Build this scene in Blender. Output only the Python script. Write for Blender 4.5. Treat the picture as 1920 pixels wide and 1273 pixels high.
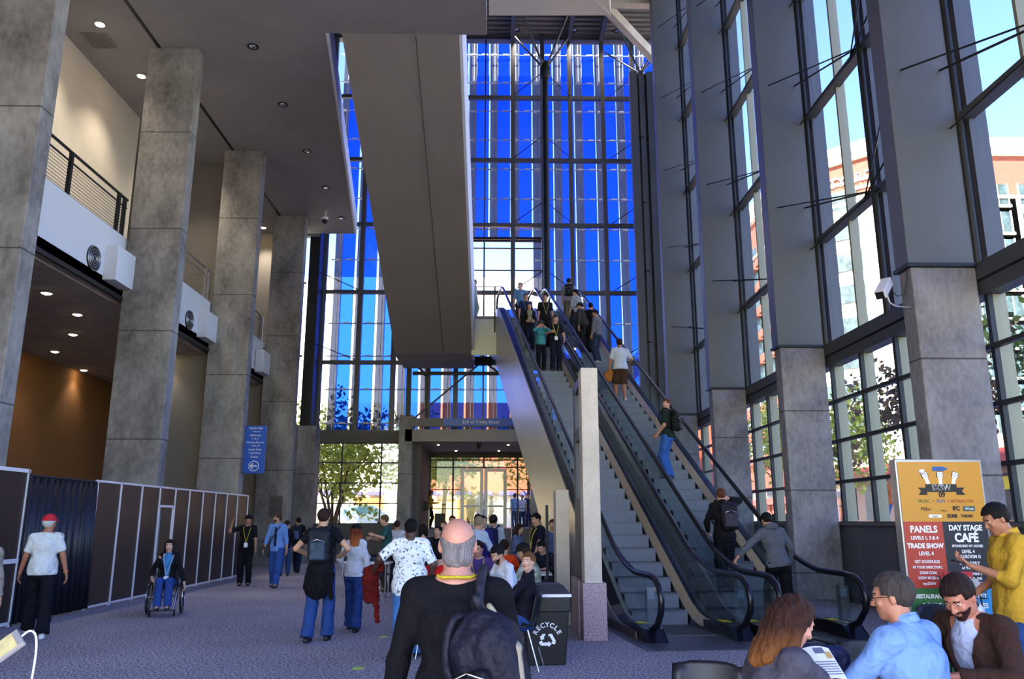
import bpy, math, random
import numpy as np
from mathutils import Vector, Matrix
from math import radians, sin, cos, pi, tan, atan, hypot
random.seed(7)
SC = bpy.context.scene
for o in list(bpy.data.objects): bpy.data.objects.remove(o)

# ------------------------------------------------------------------ camera
FPX = 1500.0; PITCH = radians(12.75); YAW = atan(25*cos(PITCH)/FPX); EYE = 1.65
cd = bpy.data.cameras.new('camera'); cam = bpy.data.objects.new('camera', cd)
SC.collection.objects.link(cam); SC.camera = cam
cd.sensor_fit = 'HORIZONTAL'; cd.sensor_width = 36; cd.lens = 36*FPX/1920
cd.clip_start = .05; cd.clip_end = 600
cam.location = (0, 0, EYE); cam.rotation_euler = (pi/2+PITCH, 0, -YAW)

# ------------------------------------------------------------------ light, sky, exposure
W = bpy.data.worlds.new('sky'); SC.world = W; W.use_nodes = True
wn = W.node_tree.nodes; wl = W.node_tree.links
sk = wn.new('ShaderNodeTexSky'); sk.sky_type = 'NISHITA'; sk.sun_disc = False
sk.sun_elevation = radians(42); sk.sun_rotation = radians(215); sk.air_density = 1.3; sk.dust_density = .7; sk.ozone_density = 3.0
hs = wn.new('ShaderNodeHueSaturation'); hs.inputs['Saturation'].default_value = 1.25; hs.inputs['Hue'].default_value = .53
wl.new(sk.outputs[0], hs.inputs['Color']); wl.new(hs.outputs[0], wn['Background'].inputs[0])
wn['Background'].inputs[1].default_value = .20
sl = bpy.data.lights.new('sun', 'SUN'); sl.energy = 8.0; sl.angle = .01; sl.color = (1, .95, .86)
so = bpy.data.objects.new('sun', sl); SC.collection.objects.link(so)
so.rotation_euler = Vector((.50, .62, -.66)).to_track_quat('-Z', 'Y').to_euler()
VS = SC.view_settings; SC.display_settings.display_device = 'sRGB'
VS.view_transform = 'Standard'; VS.look = 'None'; VS.gamma = 1; VS.use_curve_mapping = False
VS.exposure = 2.2
CY = SC.cycles
CY.max_bounces = 7; CY.diffuse_bounces = 4; CY.glossy_bounces = 3; CY.transmission_bounces = 4
CY.transparent_max_bounces = 14; CY.sample_clamp_indirect = 6; CY.caustics_reflective = False; CY.caustics_refractive = False
CY.use_denoising = True

# ------------------------------------------------------------------ helpers
def project(x, y, z):
    dz = z-EYE; a = x*cos(YAW)-y*sin(YAW); b = x*sin(YAW)+y*cos(YAW)
    f = b*cos(PITCH)+dz*sin(PITCH); up = dz*cos(PITCH)-b*sin(PITCH)
    return 960+FPX*a/f, 636.5-FPX*up/f
def ray(u, v):
    x = (u-960)/FPX; z = (636.5-v)/FPX
    f = cos(PITCH)-z*sin(PITCH); up = z*cos(PITCH)+sin(PITCH)
    return Vector((x*cos(YAW)+f*sin(YAW), -x*sin(YAW)+f*cos(YAW), up))
def at_z(u, v, z=0.0):
    r = ray(u, v); return Vector((0, 0, EYE))+r*((z-EYE)/r.z)
def at_y(u, v, Y):
    r = ray(u, v); return Vector((0, 0, EYE))+r*(Y/r.y)
def lin(c):
    if isinstance(c, str): c = tuple(int(c[i:i+2], 16)/255 for i in (0, 2, 4))
    return tuple(v/12.92 if v <= .04045 else ((v+.055)/1.055)**2.4 for v in c[:3])+(1,)
MATS = {}
def mat(name, col, rough=.6, metal=0, nz=0, scale=8, bump=0, bscale=40, col2=None, emit=0, spec=.5, stretch=None):
    if name in MATS: return MATS[name]
    m = bpy.data.materials.new(name); m.use_nodes = True; MATS[name] = m
    nt = m.node_tree; N = nt.nodes; L = nt.links; b = N['Principled BSDF']
    c = lin(col); b.inputs['Base Color'].default_value = c
    b.inputs['Roughness'].default_value = rough; b.inputs['Metallic'].default_value = metal
    b.inputs['Specular IOR Level'].default_value = spec
    if emit: b.inputs['Emission Color'].default_value = c; b.inputs['Emission Strength'].default_value = emit
    if nz or bump:
        tc = N.new('ShaderNodeTexCoord'); src = tc.outputs['Object']
        if stretch:
            mp = N.new('ShaderNodeMapping'); mp.inputs['Scale'].default_value = stretch; L.new(src, mp.inputs[0]); src = mp.outputs[0]
    if nz:
        n = N.new('ShaderNodeTexNoise'); n.inputs['Scale'].default_value = scale; n.inputs['Detail'].default_value = 5
        n.inputs['Roughness'].default_value = .65; L.new(src, n.inputs['Vector'])
        r = N.new('ShaderNodeValToRGB'); L.new(n.outputs[0], r.inputs[0])
        c2 = lin(col2) if col2 else tuple(v*(1-nz) for v in c[:3])+(1,)
        r.color_ramp.elements[0].position = .32; r.color_ramp.elements[1].position = .68
        r.color_ramp.elements[0].color = c2; r.color_ramp.elements[1].color = c
        L.new(r.outputs[0], b.inputs['Base Color'])
    if bump:
        n2 = N.new('ShaderNodeTexNoise'); n2.inputs['Scale'].default_value = bscale; n2.inputs['Detail'].default_value = 3
        L.new(src, n2.inputs['Vector'])
        bp = N.new('ShaderNodeBump'); bp.inputs['Strength'].default_value = bump; bp.inputs['Distance'].default_value = .06 if name[:5] == 'cloth' else .02
        L.new(n2.outputs[0], bp.inputs['Height']); L.new(bp.outputs[0], b.inputs['Normal'])
    return m
def concrete(name, col, col2, joints=(), seed=0.0, z0=0, pitch=0, fine=14, rough=.75):
    """cast concrete: cloudy stains, pour joints at given heights (world z)"""
    m = bpy.data.materials.new(name); m.use_nodes = True; MATS[name] = m
    nt = m.node_tree; N = nt.nodes; L = nt.links; b = N['Principled BSDF']; b.inputs['Roughness'].default_value = rough
    ge = N.new('ShaderNodeNewGeometry'); pos = ge.outputs['Position']
    mp = N.new('ShaderNodeMapping'); mp.inputs['Location'].default_value = (seed, seed*2, 0); mp.inputs['Scale'].default_value = (1, 1, .6); L.new(pos, mp.inputs[0])
    n1 = N.new('ShaderNodeTexNoise'); n1.inputs['Scale'].default_value = 1.1; n1.inputs['Detail'].default_value = 7; n1.inputs['Roughness'].default_value = .62; L.new(mp.outputs[0], n1.inputs[0])
    n2 = N.new('ShaderNodeTexNoise'); n2.inputs['Scale'].default_value = fine; n2.inputs['Detail'].default_value = 4; L.new(mp.outputs[0], n2.inputs[0])
    ad = N.new('ShaderNodeMath'); ad.operation = 'MULTIPLY_ADD'; ad.inputs[1].default_value = .35; L.new(n2.outputs[0], ad.inputs[0]); L.new(n1.outputs[0], ad.inputs[2])
    r = N.new('ShaderNodeValToRGB'); r.color_ramp.elements[0].position = .46; r.color_ramp.elements[1].position = .88
    r.color_ramp.elements[0].color = lin(col2); r.color_ramp.elements[1].color = lin(col); L.new(ad.outputs[0], r.inputs[0])
    out = r.outputs[0]
    if pitch:
        sx = N.new('ShaderNodeSeparateXYZ'); L.new(pos, sx.inputs[0])
        a = N.new('ShaderNodeMath'); a.operation = 'ADD'; a.inputs[1].default_value = -z0; L.new(sx.outputs[2], a.inputs[0])
        w = N.new('ShaderNodeMath'); w.operation = 'PINGPONG'; w.inputs[1].default_value = pitch/2; L.new(a.outputs[0], w.inputs[0])
        g = N.new('ShaderNodeMath'); g.operation = 'LESS_THAN'; g.inputs[1].default_value = .014; L.new(w.outputs[0], g.inputs[0])
        mx = N.new('ShaderNodeMixRGB'); mx.blend_type = 'MULTIPLY'; mx.inputs[2].default_value = (.28, .28, .28, 1)
        L.new(g.outputs[0], mx.inputs[0]); L.new(out, mx.inputs[1]); out = mx.outputs[0]
    L.new(out, b.inputs['Base Color'])
    bp = N.new('ShaderNodeBump'); bp.inputs['Strength'].default_value = .25; bp.inputs['Distance'].default_value = .02
    L.new(n2.outputs[0], bp.inputs['Height']); L.new(bp.outputs[0], b.inputs['Normal'])
    return m
def glass(name, tint, refl=.08, rough=0.02):
    if name in MATS: return MATS[name]
    m = bpy.data.materials.new(name); m.use_nodes = True; MATS[name] = m
    nt = m.node_tree; N = nt.nodes; L = nt.links; N.clear()
    o = N.new('ShaderNodeOutputMaterial'); t = N.new('ShaderNodeBsdfTransparent'); g = N.new('ShaderNodeBsdfGlossy')
    t.inputs[0].default_value = tuple(tint)+(1,); g.inputs['Roughness'].default_value = rough
    f = N.new('ShaderNodeLayerWeight'); f.inputs['Blend'].default_value = .5
    pw = N.new('ShaderNodeMath'); pw.operation = 'POWER'; pw.inputs[1].default_value = 4; L.new(f.outputs['Facing'], pw.inputs[0])
    ml = N.new('ShaderNodeMath'); ml.operation = 'MULTIPLY_ADD'; ml.inputs[1].default_value = .28; ml.inputs[2].default_value = refl*.6; ml.use_clamp = True
    L.new(pw.outputs[0], ml.inputs[0])
    x = N.new('ShaderNodeMixShader'); L.new(ml.outputs[0], x.inputs[0]); L.new(t.outputs[0], x.inputs[1]); L.new(g.outputs[0], x.inputs[2])
    L.new(x.outputs[0], o.inputs[0]); return m
def translucent(name, tint, diff, amt):
    """coloured panel glass: lets tinted light through, scatters a little"""
    m = bpy.data.materials.new(name); m.use_nodes = True; MATS[name] = m
    nt = m.node_tree; N = nt.nodes; L = nt.links; N.clear()
    o = N.new('ShaderNodeOutputMaterial'); t = N.new('ShaderNodeBsdfTransparent'); t.inputs[0].default_value = tuple(tint)+(1,)
    d = N.new('ShaderNodeBsdfTranslucent'); d.inputs[0].default_value = tuple(diff)+(1,)
    d2 = N.new('ShaderNodeBsdfDiffuse'); d2.inputs[0].default_value = tuple(diff)+(1,)
    a = N.new('ShaderNodeMixShader'); a.inputs[0].default_value = .4; L.new(d.outputs[0], a.inputs[1]); L.new(d2.outputs[0], a.inputs[2])
    x = N.new('ShaderNodeMixShader'); x.inputs[0].default_value = amt; L.new(t.outputs[0], x.inputs[1]); L.new(a.outputs[0], x.inputs[2])
    L.new(x.outputs[0], o.inputs[0]); return m

COL = SC.collection
def tag(o, label=None, cat=None, group=None, kind=None):
    if label: o['label'] = label
    if cat: o['category'] = cat
    if group: o['group'] = group
    if kind: o['kind'] = kind
    return o
def empty(name, loc=(0, 0, 0), rz=0, label=None, cat=None, group=None, kind=None, parent=None):
    o = bpy.data.objects.new(name, None); COL.objects.link(o); o.location = loc; o.rotation_euler = (0, 0, rz)
    o.empty_display_size = .1
    if parent: o.parent = parent
    return tag(o, label, cat, group, kind)
def mesh_obj(name, verts, faces, m, parent=None, smooth=False, fm=None):
    me = bpy.data.meshes.new(name); me.from_pydata(verts, [], faces)
    for q in (m if isinstance(m, (list, tuple)) else [m]): me.materials.append(q)
    if fm is not None: me.polygons.foreach_set('material_index', fm)
    if smooth: me.polygons.foreach_set('use_smooth', [True]*len(me.polygons))
    me.update(); o = bpy.data.objects.new(name, me); COL.objects.link(o)
    if parent is not None: o.parent = parent
    return o
def basis(d, up=Vector((0, 0, 1))):
    d = Vector(d).normalized()
    if abs(d.dot(up)) > .99: up = Vector((0, 1, 0))
    x = d.cross(up).normalized(); return x, x.cross(d).normalized(), d      # right, up', dir
class MB:
    def __init__(s): s.v = []; s.f = []; s.m = []; s.sm = []
    def add(s, vs, fs, mi=0, sm=False):
        n = len(s.v); s.v += [tuple(v) for v in vs]
        for f in fs: s.f.append(tuple(i+n for i in f)); s.m.append(mi); s.sm.append(sm)
        return s
    def box(s, x0, x1, y0, y1, z0, z1, mi=0, M=None):
        vs = [Vector((x, y, z)) for x in (x0, x1) for y in (y0, y1) for z in (z0, z1)]
        if M is not None: vs = [M @ v for v in vs]
        return s.add(vs, [(0, 1, 3, 2), (4, 6, 7, 5), (0, 4, 5, 1), (2, 3, 7, 6), (0, 2, 6, 4), (1, 5, 7, 3)], mi)
    def beam(s, a, b, w, h, mi=0, up=Vector((0, 0, 1))):
        a = Vector(a); b = Vector(b); x, u, d = basis(b-a, up)
        vs = [p+x*(sx*w/2)+u*(sz*h/2) for p in (a, b) for sx in (-1, 1) for sz in (-1, 1)]
        return s.add(vs, [(0, 1, 3, 2), (4, 6, 7, 5), (0, 4, 5, 1), (2, 3, 7, 6), (0, 2, 6, 4), (1, 5, 7, 3)], mi)
    def tube(s, pts, r, n=8, mi=0, closed=False):
        pts = [Vector(p) for p in pts]; K = len(pts); vs = []; fs = []
        x = None
        for i, p in enumerate(pts):
            d = (pts[(i+1) % K]-pts[i-1]) if closed else (pts[min(i+1, K-1)]-pts[max(i-1, 0)])
            d.normalize()
            if x is None: x, u, _ = basis(d)
            x = (x-d*x.dot(d)).normalized(); u = x.cross(d)
            rr = r[i] if isinstance(r, (list, tuple)) else r
            vs += [p+x*(rr*cos(2*pi*k/n))+u*(rr*sin(2*pi*k/n)) for k in range(n)]
        for i in range(K if closed else K-1):
            j = (i+1) % K
            fs += [(i*n+k, i*n+(k+1) % n, j*n+(k+1) % n, j*n+k) for k in range(n)]
        s.add(vs, fs, mi, True)
        if not closed: s.add(vs[:n], [tuple(range(n))], mi); s.add(vs[-n:], [tuple(reversed(range(n)))], mi)
        return s
    def lathe(s, prof, c=(0, 0, 0), n=20, mi=0, M=None):
        vs = []; fs = []; K = len(prof)
        for r, z in prof: vs += [Vector((c[0]+r*cos(2*pi*k/n), c[1]+r*sin(2*pi*k/n), c[2]+z)) for k in range(n)]
        for i in range(K-1): fs += [(i*n+k, i*n+(k+1) % n, (i+1)*n+(k+1) % n, (i+1)*n+k) for k in range(n)]
        if prof[0][0] > 1e-4: fs.append(tuple(reversed(range(n))))
        if prof[-1][0] > 1e-4: fs.append(tuple(range((K-1)*n, K*n)))
        if M is not None: vs = [M @ v for v in vs]
        return s.add(vs, fs, mi, True)
    def prism(s, poly, fn, d0, d1, mi=0):
        """poly of 2-D points, fn(a,b,d)->3-D, extruded from d0 to d1"""
        n = len(poly); vs = [Vector(fn(a, b, d0)) for a, b in poly]+[Vector(fn(a, b, d1)) for a, b in poly]
        return s.add(vs, [tuple(range(n)), tuple(reversed(range(n, 2*n)))]+[(i, (i+1) % n, (i+1) % n+n, i+n) for i in range(n)], mi)
    def strip(s, A, B, mi=0, sm=False):
        n = len(A); return s.add(list(A)+list(B), [(i, i+1, n+i+1, n+i) for i in range(n-1)], mi, sm)
    def build(s, name, m, parent=None, bevel=0, loc=None, rz=None, **t):
        me = bpy.data.meshes.new(name); me.from_pydata(s.v, [], s.f)
        for q in (m if isinstance(m, (list, tuple)) else [m]): me.materials.append(q)
        me.polygons.foreach_set('material_index', s.m); me.polygons.foreach_set('use_smooth', s.sm); me.update()
        o = bpy.data.objects.new(name, me); COL.objects.link(o)
        if parent is not None: o.parent = parent
        if loc is not None: o.location = loc
        if rz is not None: o.rotation_euler = (0, 0, rz)
        if bevel:
            b = o.modifiers.new('bevel', 'BEVEL'); b.width = bevel; b.segments = 2; b.limit_method = 'ANGLE'
        return tag(o, **t) if t else o
def smooth_path(P, n=4):
    P = [Vector(p) for p in P]; out = []
    for i in range(len(P)-1):
        a = P[max(i-1, 0)]; b = P[i]; c = P[i+1]; d = P[min(i+2, len(P)-1)]
        for q in range(n):
            t = q/n; out.append(.5*((2*b)+(c-a)*t+(2*a-5*b+4*c-d)*t*t+(3*b-a-3*c+d)*t**3))
    return out+[P[-1]]
def copy_tree(o, parent=None):
    c = o.copy(); COL.objects.link(c)
    if parent: c.parent = parent
    for ch in o.children: copy_tree(ch, c)
    return c
def text_obj(name, s, size, m, parent=None, loc=(0, 0, 0), rot=(pi/2, 0, 0), ext=.004, align='CENTER', sx=1, bold=0, font_off=0):
    cu = bpy.data.curves.new(name, 'FONT'); cu.body = s; cu.size = size; cu.extrude = ext; cu.align_x = align; cu.align_y = 'CENTER'
    cu.offset = bold; cu.resolution_u = 3
    t = bpy.data.objects.new('tmp', cu); COL.objects.link(t)
    bpy.context.view_layer.update()
    me = bpy.data.meshes.new_from_object(t.evaluated_get(bpy.context.evaluated_depsgraph_get()))
    bpy.data.objects.remove(t); me.name = name; me.materials.clear(); me.materials.append(m)
    o = bpy.data.objects.new(name, me); COL.objects.link(o); o.location = loc; o.rotation_euler = rot; o.scale = (sx, 1, 1)
    if parent: o.parent = parent
    return o
S = lambda name, mb, m, parent=None, **k: mb.build(name, m, parent, kind='structure' if parent is None else None, **k)

# ------------------------------------------------------------------ materials of the place
M_col = concrete('column_concrete', 'a29e99', '5a5553', pitch=2.62, z0=.9, seed=1.3, fine=10)
M_pier = concrete('pier_concrete', 'a29da2', '605c62', pitch=1.75, z0=.55, seed=4.1)
M_beige = concrete('pale_concrete', 'ded2c2', 'b8ab9c', seed=8.0, fine=30)
M_ceil = mat('ceiling_board', '8f8a88', .9, nz=.15, scale=1.2)
M_plaster = mat('cream_plaster', 'c8bfb0', .9, nz=.08, scale=2)
M_white = mat('white_fascia', 'd6d8e2', .6)
M_clad = mat('grey_cladding', '5e5e60', .5, .15, nz=.12, scale=1.4)
M_dark = mat('dark_steel', '2c2d30', .45, .5)
M_mull = mat('mullion_grey', '55565a', .5, .4)
M_olive = mat('mullion_side_olive', '98937a', .5, .2)
M_beam = mat('beam_grey', '4c4d54', .5, .3)
M_soff = mat('soffit_board', 'a0978f', .85, nz=.2, scale=1.0)
M_steel = mat('brushed_steel', 'a2a2a8', .32, .8, nz=.2, scale=3, stretch=(1, 1, 20))
M_alu = mat('white_aluminium', 'e6e4ea', .4, .1)
M_black = mat('matte_black', '0c0c0e', .55)
M_rubber = mat('handrail_rubber', '0e0f15', .3)
M_chrome = mat('chrome', 'c8c8cc', .15, 1)
M_glass = glass('window_glass', (.93, .96, .97), .05)
M_bglass = glass('balustrade_glass', (.90, .955, .95), .10)
M_lamp = mat('lamp_glow', 'ffe2b0', .5, emit=14)
M_granite = mat('pink_granite', 'd4b4bc', .35, nz=.5, scale=55, col2='4e3844')
M_bluesign = mat('sign_blue', '1c52b4', .4)
M_wht = mat('lettering_white', 'f0f0f0', .6)
# floor: speckled carpet
def floor_mat():
    m = bpy.data.materials.new('speckled_carpet'); m.use_nodes = True; N = m.node_tree.nodes; L = m.node_tree.links; b = N['Principled BSDF']
    ge = N.new('ShaderNodeNewGeometry')
    a = N.new('ShaderNodeTexNoise'); a.inputs['Scale'].default_value = 33; a.inputs['Detail'].default_value = 3; a.inputs['Roughness'].default_value = .8
    c = N.new('ShaderNodeTexNoise'); c.inputs['Scale'].default_value = .35; c.inputs['Detail'].default_value = 4
    L.new(ge.outputs['Position'], a.inputs[0]); L.new(ge.outputs['Position'], c.inputs[0])
    r = N.new('ShaderNodeValToRGB'); e = r.color_ramp.elements
    e[0].position = .42; e[0].color = lin('46434a'); e[1].position = .60; e[1].color = lin('e2dde2')
    k = e.new(.5); k.color = lin('979298'); L.new(a.outputs[0], r.inputs[0])
    r2 = N.new('ShaderNodeValToRGB'); r2.color_ramp.elements[0].position = .35; r2.color_ramp.elements[0].color = (.72, .72, .76, 1)
    r2.color_ramp.elements[1].position = .65; L.new(c.outputs[0], r2.inputs[0])
    x = N.new('ShaderNodeMixRGB'); x.blend_type = 'MULTIPLY'; x.inputs[0].default_value = 1; L.new(r.outputs[0], x.inputs[1]); L.new(r2.outputs[0], x.inputs[2])
    L.new(x.outputs[0], b.inputs['Base Color']); b.inputs['Roughness'].default_value = .75
    return m
M_floor = floor_mat()

# ------------------------------------------------------------------ shell
GX = 7.55            # plane of the right glass wall
BY = 34.5            # plane of the far glass wall
CZ = 13.8            # ceiling over the balcony side
RZ = 24.6            # roof of the atrium
PIER_Y = [5.8, 11.8, 17.75, 23.7, 29.7]
COL_Y = [13.0, 19.0, 25.0, 30.9]
f = MB(); f.box(-18, 12.6, -12, 37.2, -.25, 0); S('floor', f, M_floor)
# ceiling with its slanting opening edge: polygon in plan, 0.9 thick
c = MB(); poly = [(-18, -8), (-.35, -8), (-.35, 18.3), (-4.46, 18.3), (-6.3, 33.0), (-18, 33.0)]
c.prism(poly, lambda a, b, d: (a, b, d), CZ, CZ+1.0); S('ceiling', c, M_ceil)
c = MB()
for a, b in ((-8.0, 13), (14, 19), (20, 25)): pass
c.box(-9.02, -8.93, 5, 31, CZ-.012, CZ+.02); S('ceiling_slot_trim', c, M_black)
tr = bpy.data.objects['ceiling_slot_trim']; tr.name = 'trim_1'
# white upstand along the opening edge with green glass rail above
e = MB(); e.beam((-4.42, 18.3, CZ+.35), (-6.26, 33.0, CZ+.35), .08, .75); S('trim_2', e, M_white)
e = MB(); e.box(-18, 8.4, -8, BY+.8, RZ, RZ+.4)
S('ceiling_roof', e, mat('roof_deck', '6e6a66', .8)); bpy.data.objects['ceiling_roof'].name = 'ceiling.001'
rb = MB()
for i in range(34):
    y = 22.6+i*.36; rb.box(-4, 7.5, y, y+.16, RZ-.09, RZ)
S('trim_3', rb, mat('roof_rib', '77726c', .7))
# left walls
w = MB(); w.box(-18.3, -18, -12, 37, 0, RZ); S('wall_left', w, M_plaster)
w = MB(); w.box(-11.3, -11.15, 10.5, 22.85, 8.5, CZ); S('wall_left_upper', w, M_plaster)
w = MB(); w.box(-15.2, -15.0, 6, 37, 0, 7.0); S('wall_left_lower', w, mat('brown_fabric_wall', '8a5c30', .9, nz=.5, scale=60, bump=.2))
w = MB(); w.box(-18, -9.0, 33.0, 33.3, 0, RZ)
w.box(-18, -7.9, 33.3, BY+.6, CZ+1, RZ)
S('wall_back_left', w, mat('shadow_plaster', '8a8580', .9))  # one even grey plaster tone
w = MB(); w.box(-18, -11.15, -8, -7.8, 0, RZ); w.box(-11.15, 12.6, -8, -7.8, 10.5, RZ); S('wall_sun_block', w, M_plaster)  # added unseen wall behind the camera: blocks sun, open below for daylight
w = MB(); w.box(-18, -.35, 18.0, 18.3, CZ+1, RZ); S('wall_upper_hall', w, M_plaster)
w = MB(); w.box(-9.0, -6.4, 33.0, 33.1, CZ-.01, RZ); 
# balcony level on the left
b = MB(); b.box(-18, -9.3, 6, 33, 6.95, 7.25); b.box(-9.42, -9.3, 6, 33, 6.95, 8.5); b.box(-18, -9.42, 6, 33, 8.2, 8.45)
S('floor_balcony', b, [M_white]); bpy.data.objects['floor_balcony'].name = 'floor.001'
b = MB(); b.box(-9.27, -9.2, 6, 33, 6.88, 6.98); S('trim_4', b, M_dark)
b = MB(); b.box(-15, -9.45, 6, 33, 6.85, 6.95); S('ceiling.002', b, mat('low_ceiling', 'a89e96', .9, nz=.3, scale=3))
# recess partitions between columns at ground level (side panels running back to the brown wall)
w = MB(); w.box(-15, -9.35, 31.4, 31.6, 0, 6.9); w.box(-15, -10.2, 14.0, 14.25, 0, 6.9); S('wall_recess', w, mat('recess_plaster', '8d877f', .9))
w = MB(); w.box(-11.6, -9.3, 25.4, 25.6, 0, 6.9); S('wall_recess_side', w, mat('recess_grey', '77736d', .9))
w = MB(); w.box(-13.5, -9.4, 26.0, 26.2, 8.45, CZ); S('wall_balcony_end', w, mat('balcony_shade', '75706a', .9))  # end wall in a single grey-brown tone
w = MB(); w.box(-10.6, -9.9, 12.6, 14.0, 0, 6.9); S('wall_pilaster', w, M_white)

# concrete columns, left
cl = [('wide board-marked concrete column nearest the camera at the left edge of the hall', 12.95, -9.35),
      ('tall concrete column rising behind the black curtained opening of the partition', COL_Y[1], -9.23),
      ('tall concrete column behind the partition doorway, third back from the camera', COL_Y[2], -9.25),
      ('concrete column carrying a small engraved plaque, farthest of the left row', COL_Y[3], -9.2)]
cm = MB(); cm.box(0, 1.28, 0, .42, 0, CZ)
for i, (lb, y, x) in enumerate(cl):
    t = empty('concrete_column', (x, y, 0), 0, lb, 'column', 'concrete columns along the balcony side')
    o = cm.build('shaft', M_col, t, bevel=.015)
    br = MB(); br.box(-.075, .24, -.9, 0, 7.15, 8.0)
    if i: br.build('bracket', M_white, t, bevel=.01)
pq = MB(); pq.box(.55, 1.05, -.02, -.001, 1.75, 2.55); pl = pq.build('plaque', mat('plaque_grey', '5f5a58', .5), t)
for k in range(7): text_obj('engraving', ['•', 'IN HONOR OF', '•', 'THE CITY', 'COUNCIL AND', 'CITIZENS', 'OF AUSTIN'][k], .07, M_black, pl, (.8, -.024, 2.47-k*.1), ext=.001)

# right piers: concrete below, grey steel cladding above
pb = MB(); pb.box(6.4, 7.42, 0, .38, 0, 5.5)
pu = MB(); pu.box(6.36, 7.46, -.02, .40, 5.56, RZ)
pc = MB(); pc.box(6.33, 7.5, -.05, .43, 5.50, 5.56)
names = ['nearest the camera', 'bearing the security camera',
         'behind the grey hooded man', 'beside the right escalator', 'farthest down the hall']
piers = []
for i, y in enumerate(PIER_Y):
    t = empty('wall_pier', (0, y, 0), 0, 'concrete pier with steel clad upper shaft, '+names[i], 'pier', 'piers along the right glass wall')
    pb.build('concrete_base', M_pier, t, bevel=.02); pu.build('clad_shaft', M_clad, t, bevel=.01); pc.build('joint_plate', M_dark, t)
    piers.append(t)

# right glass wall: one window structure per bay, lower and upper
ZL = [1.6, 2.48, 3.37, 4.25, 5.1]
ZU = [5.6, 8.05, 11.25, 14.5, 17.7, 20.95, RZ]
n = 0
YB = [-8, -.2, 5.8, 11.8, 17.75, 23.7, 29.7, BY]
for bi in range(1, 7):
    y0, y1 = YB[bi], YB[bi+1]; n += 1
    t = empty('window_%d' % n, (GX, y0, 0), 0, kind='structure'); L_ = y1-y0; k = 4 if L_ > 5 else 3
    fr = MB(); so_ = MB(); g = MB()
    for j in range(0 if bi == 1 else 1, k+1):
        y = L_*j/k
        fr.box(-.03, .05, y-.045, y+.045, 1.6, 5.1); so_.box(.03, .26, y-.035, y+.035, 1.6, 5.1)
        # olive side fin just visible from inside
    for z in ZL: fr.box(-.05, .05, 0, L_, z-.035, z+.035)
    for a in range(4): g.box(.05, .062, 0, L_, ZL[a]+.03, ZL[a+1]-.03)
    fr.build('frame', M_dark, t); so_.build('fin', M_olive, t); g.build('glass', M_glass, t)
    n += 1
    t = empty('window_%d' % n, (GX, y0, 0), 0, kind='structure'); fr = MB(); thin = MB(); g = MB(); pipe = MB()
    for j in range(0 if bi == 1 else 1, k+1):
        y = L_*j/k
        if j % 2 == 0 or k == 3:
            fr.box(.02, .10, y-.10, y+.10, 5.5, RZ); fr.box(.10, .34, y-.06, y+.06, 5.5, RZ)
            pipe.tube([(-.08, y, 5.5), (-.08, y, RZ)], .075, 10)
        else: thin.box(.02, .22, y-.035, y+.035, 5.5, RZ)
    for z in ZU[1:-1]:
        fr.box(-.10, .12, 0, L_, z-.06, z+.06)
    for a in range(6): g.box(.12, .135, 0, L_, ZU[a], ZU[a+1])
    fr.build('frame', M_mull, t); thin.build('mullion', M_olive, t); g.build('glass', M_glass, t); pipe.build('pipe_mullion', M_dark, t)
# deep beam between piers and parapet below windows
b = MB(); b.box(7.42, 7.75, -8, BY, 5.30, 5.56); b.box(7.47, 7.75, -8, BY, 5.06, 5.28); S('trim_5', b, M_beam)
b = MB(); b.box(7.5, 7.85, -8, BY, 0, 1.55); S('wall_right', b, mat('parapet_dark', '5a5b66', .6, .05, nz=.2, scale=6))
b = MB(); b.box(7.40, 7.9, -8, BY, 1.55, 1.62); S('trim_6', b, M_clad)
b = MB()
for y in np.arange(-1, BY, 1.5): b.box(7.485, 7.5, y-.012, y+.012, .1, 1.55)
S('trim_7', b, M_clad)
b = MB(); b.box(7.3, 7.5, -8, BY, 0, .1); S('baseboard_right', b, M_dark)

# wind brace rods between piers and pipe mullions
def brace(y, z, d, lab):
    m_ = MB(); m_.tube([(6.6, y, z+.85), (GX-.1, y+d, z+.02)], .016, 6); m_.tube([(7.25, y, z+.85), (GX-.1, y+d, z+.02)], .021, 6)
    m_.tube([(7.3, y, z-.2), (GX-.1, y+d, z)], .016, 6)
    m_.build('brace_rod', M_dark, label=lab, cat='brace', group='wind brace rods of the right glass wall')
for pi_, y in enumerate(PIER_Y):
    for zi, z in enumerate(ZU[1:-1]):
        for d in (-2.95, 3.0):
            brace(y+(.0 if d < 0 else .38), z, d, 'thin dark brace rods, %s side of the %s pier, %s level' % ('near' if d < 0 else 'far', ['nearest', 'second', 'third', 'fourth', 'farthest'][pi_], ['lowest', 'second', 'third', 'fourth', 'top'][zi]))

# far glass wall
XV = [-7.85, -6.2, -4.65, -3.1, -1.9, -.7, .6, 2.0, 3.3, 4.85, 6.3, 7.55]
ZB = [5.35, 8.4, 11.6, 14.8, 18.0, 21.2, 24.35]
n = 20
t = empty('window_%d' % n, (0, BY, 0), 0, kind='structure'); fr = MB(); th = MB(); g = MB()
for i, x in enumerate(XV):
    wd = .035 if x == -.7 else .10
    fr.box(x-wd, x+wd, -.12 if wd > .05 else 0, .12, 5.35 if not -4.3 < x < -4 else 5.35, RZ)
for z in ZB: fr.box(-7.9, 7.6, -.10, .1, z-.085, z+.085)
for z in (12.65, 13.7): th.box(-1.9, 2.0, -.02, .05, z-.02, z+.02)
for z in (9.4, 10.5, 14.2): th.box(-1.9, 2.0, -.02, .05, z-.02, z+.02)
th.box(-1.9, 2.0, .02, .1, 14.15, 14.25)
g.box(-7.9, 7.6, .10, .115, 5.35, RZ)
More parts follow.
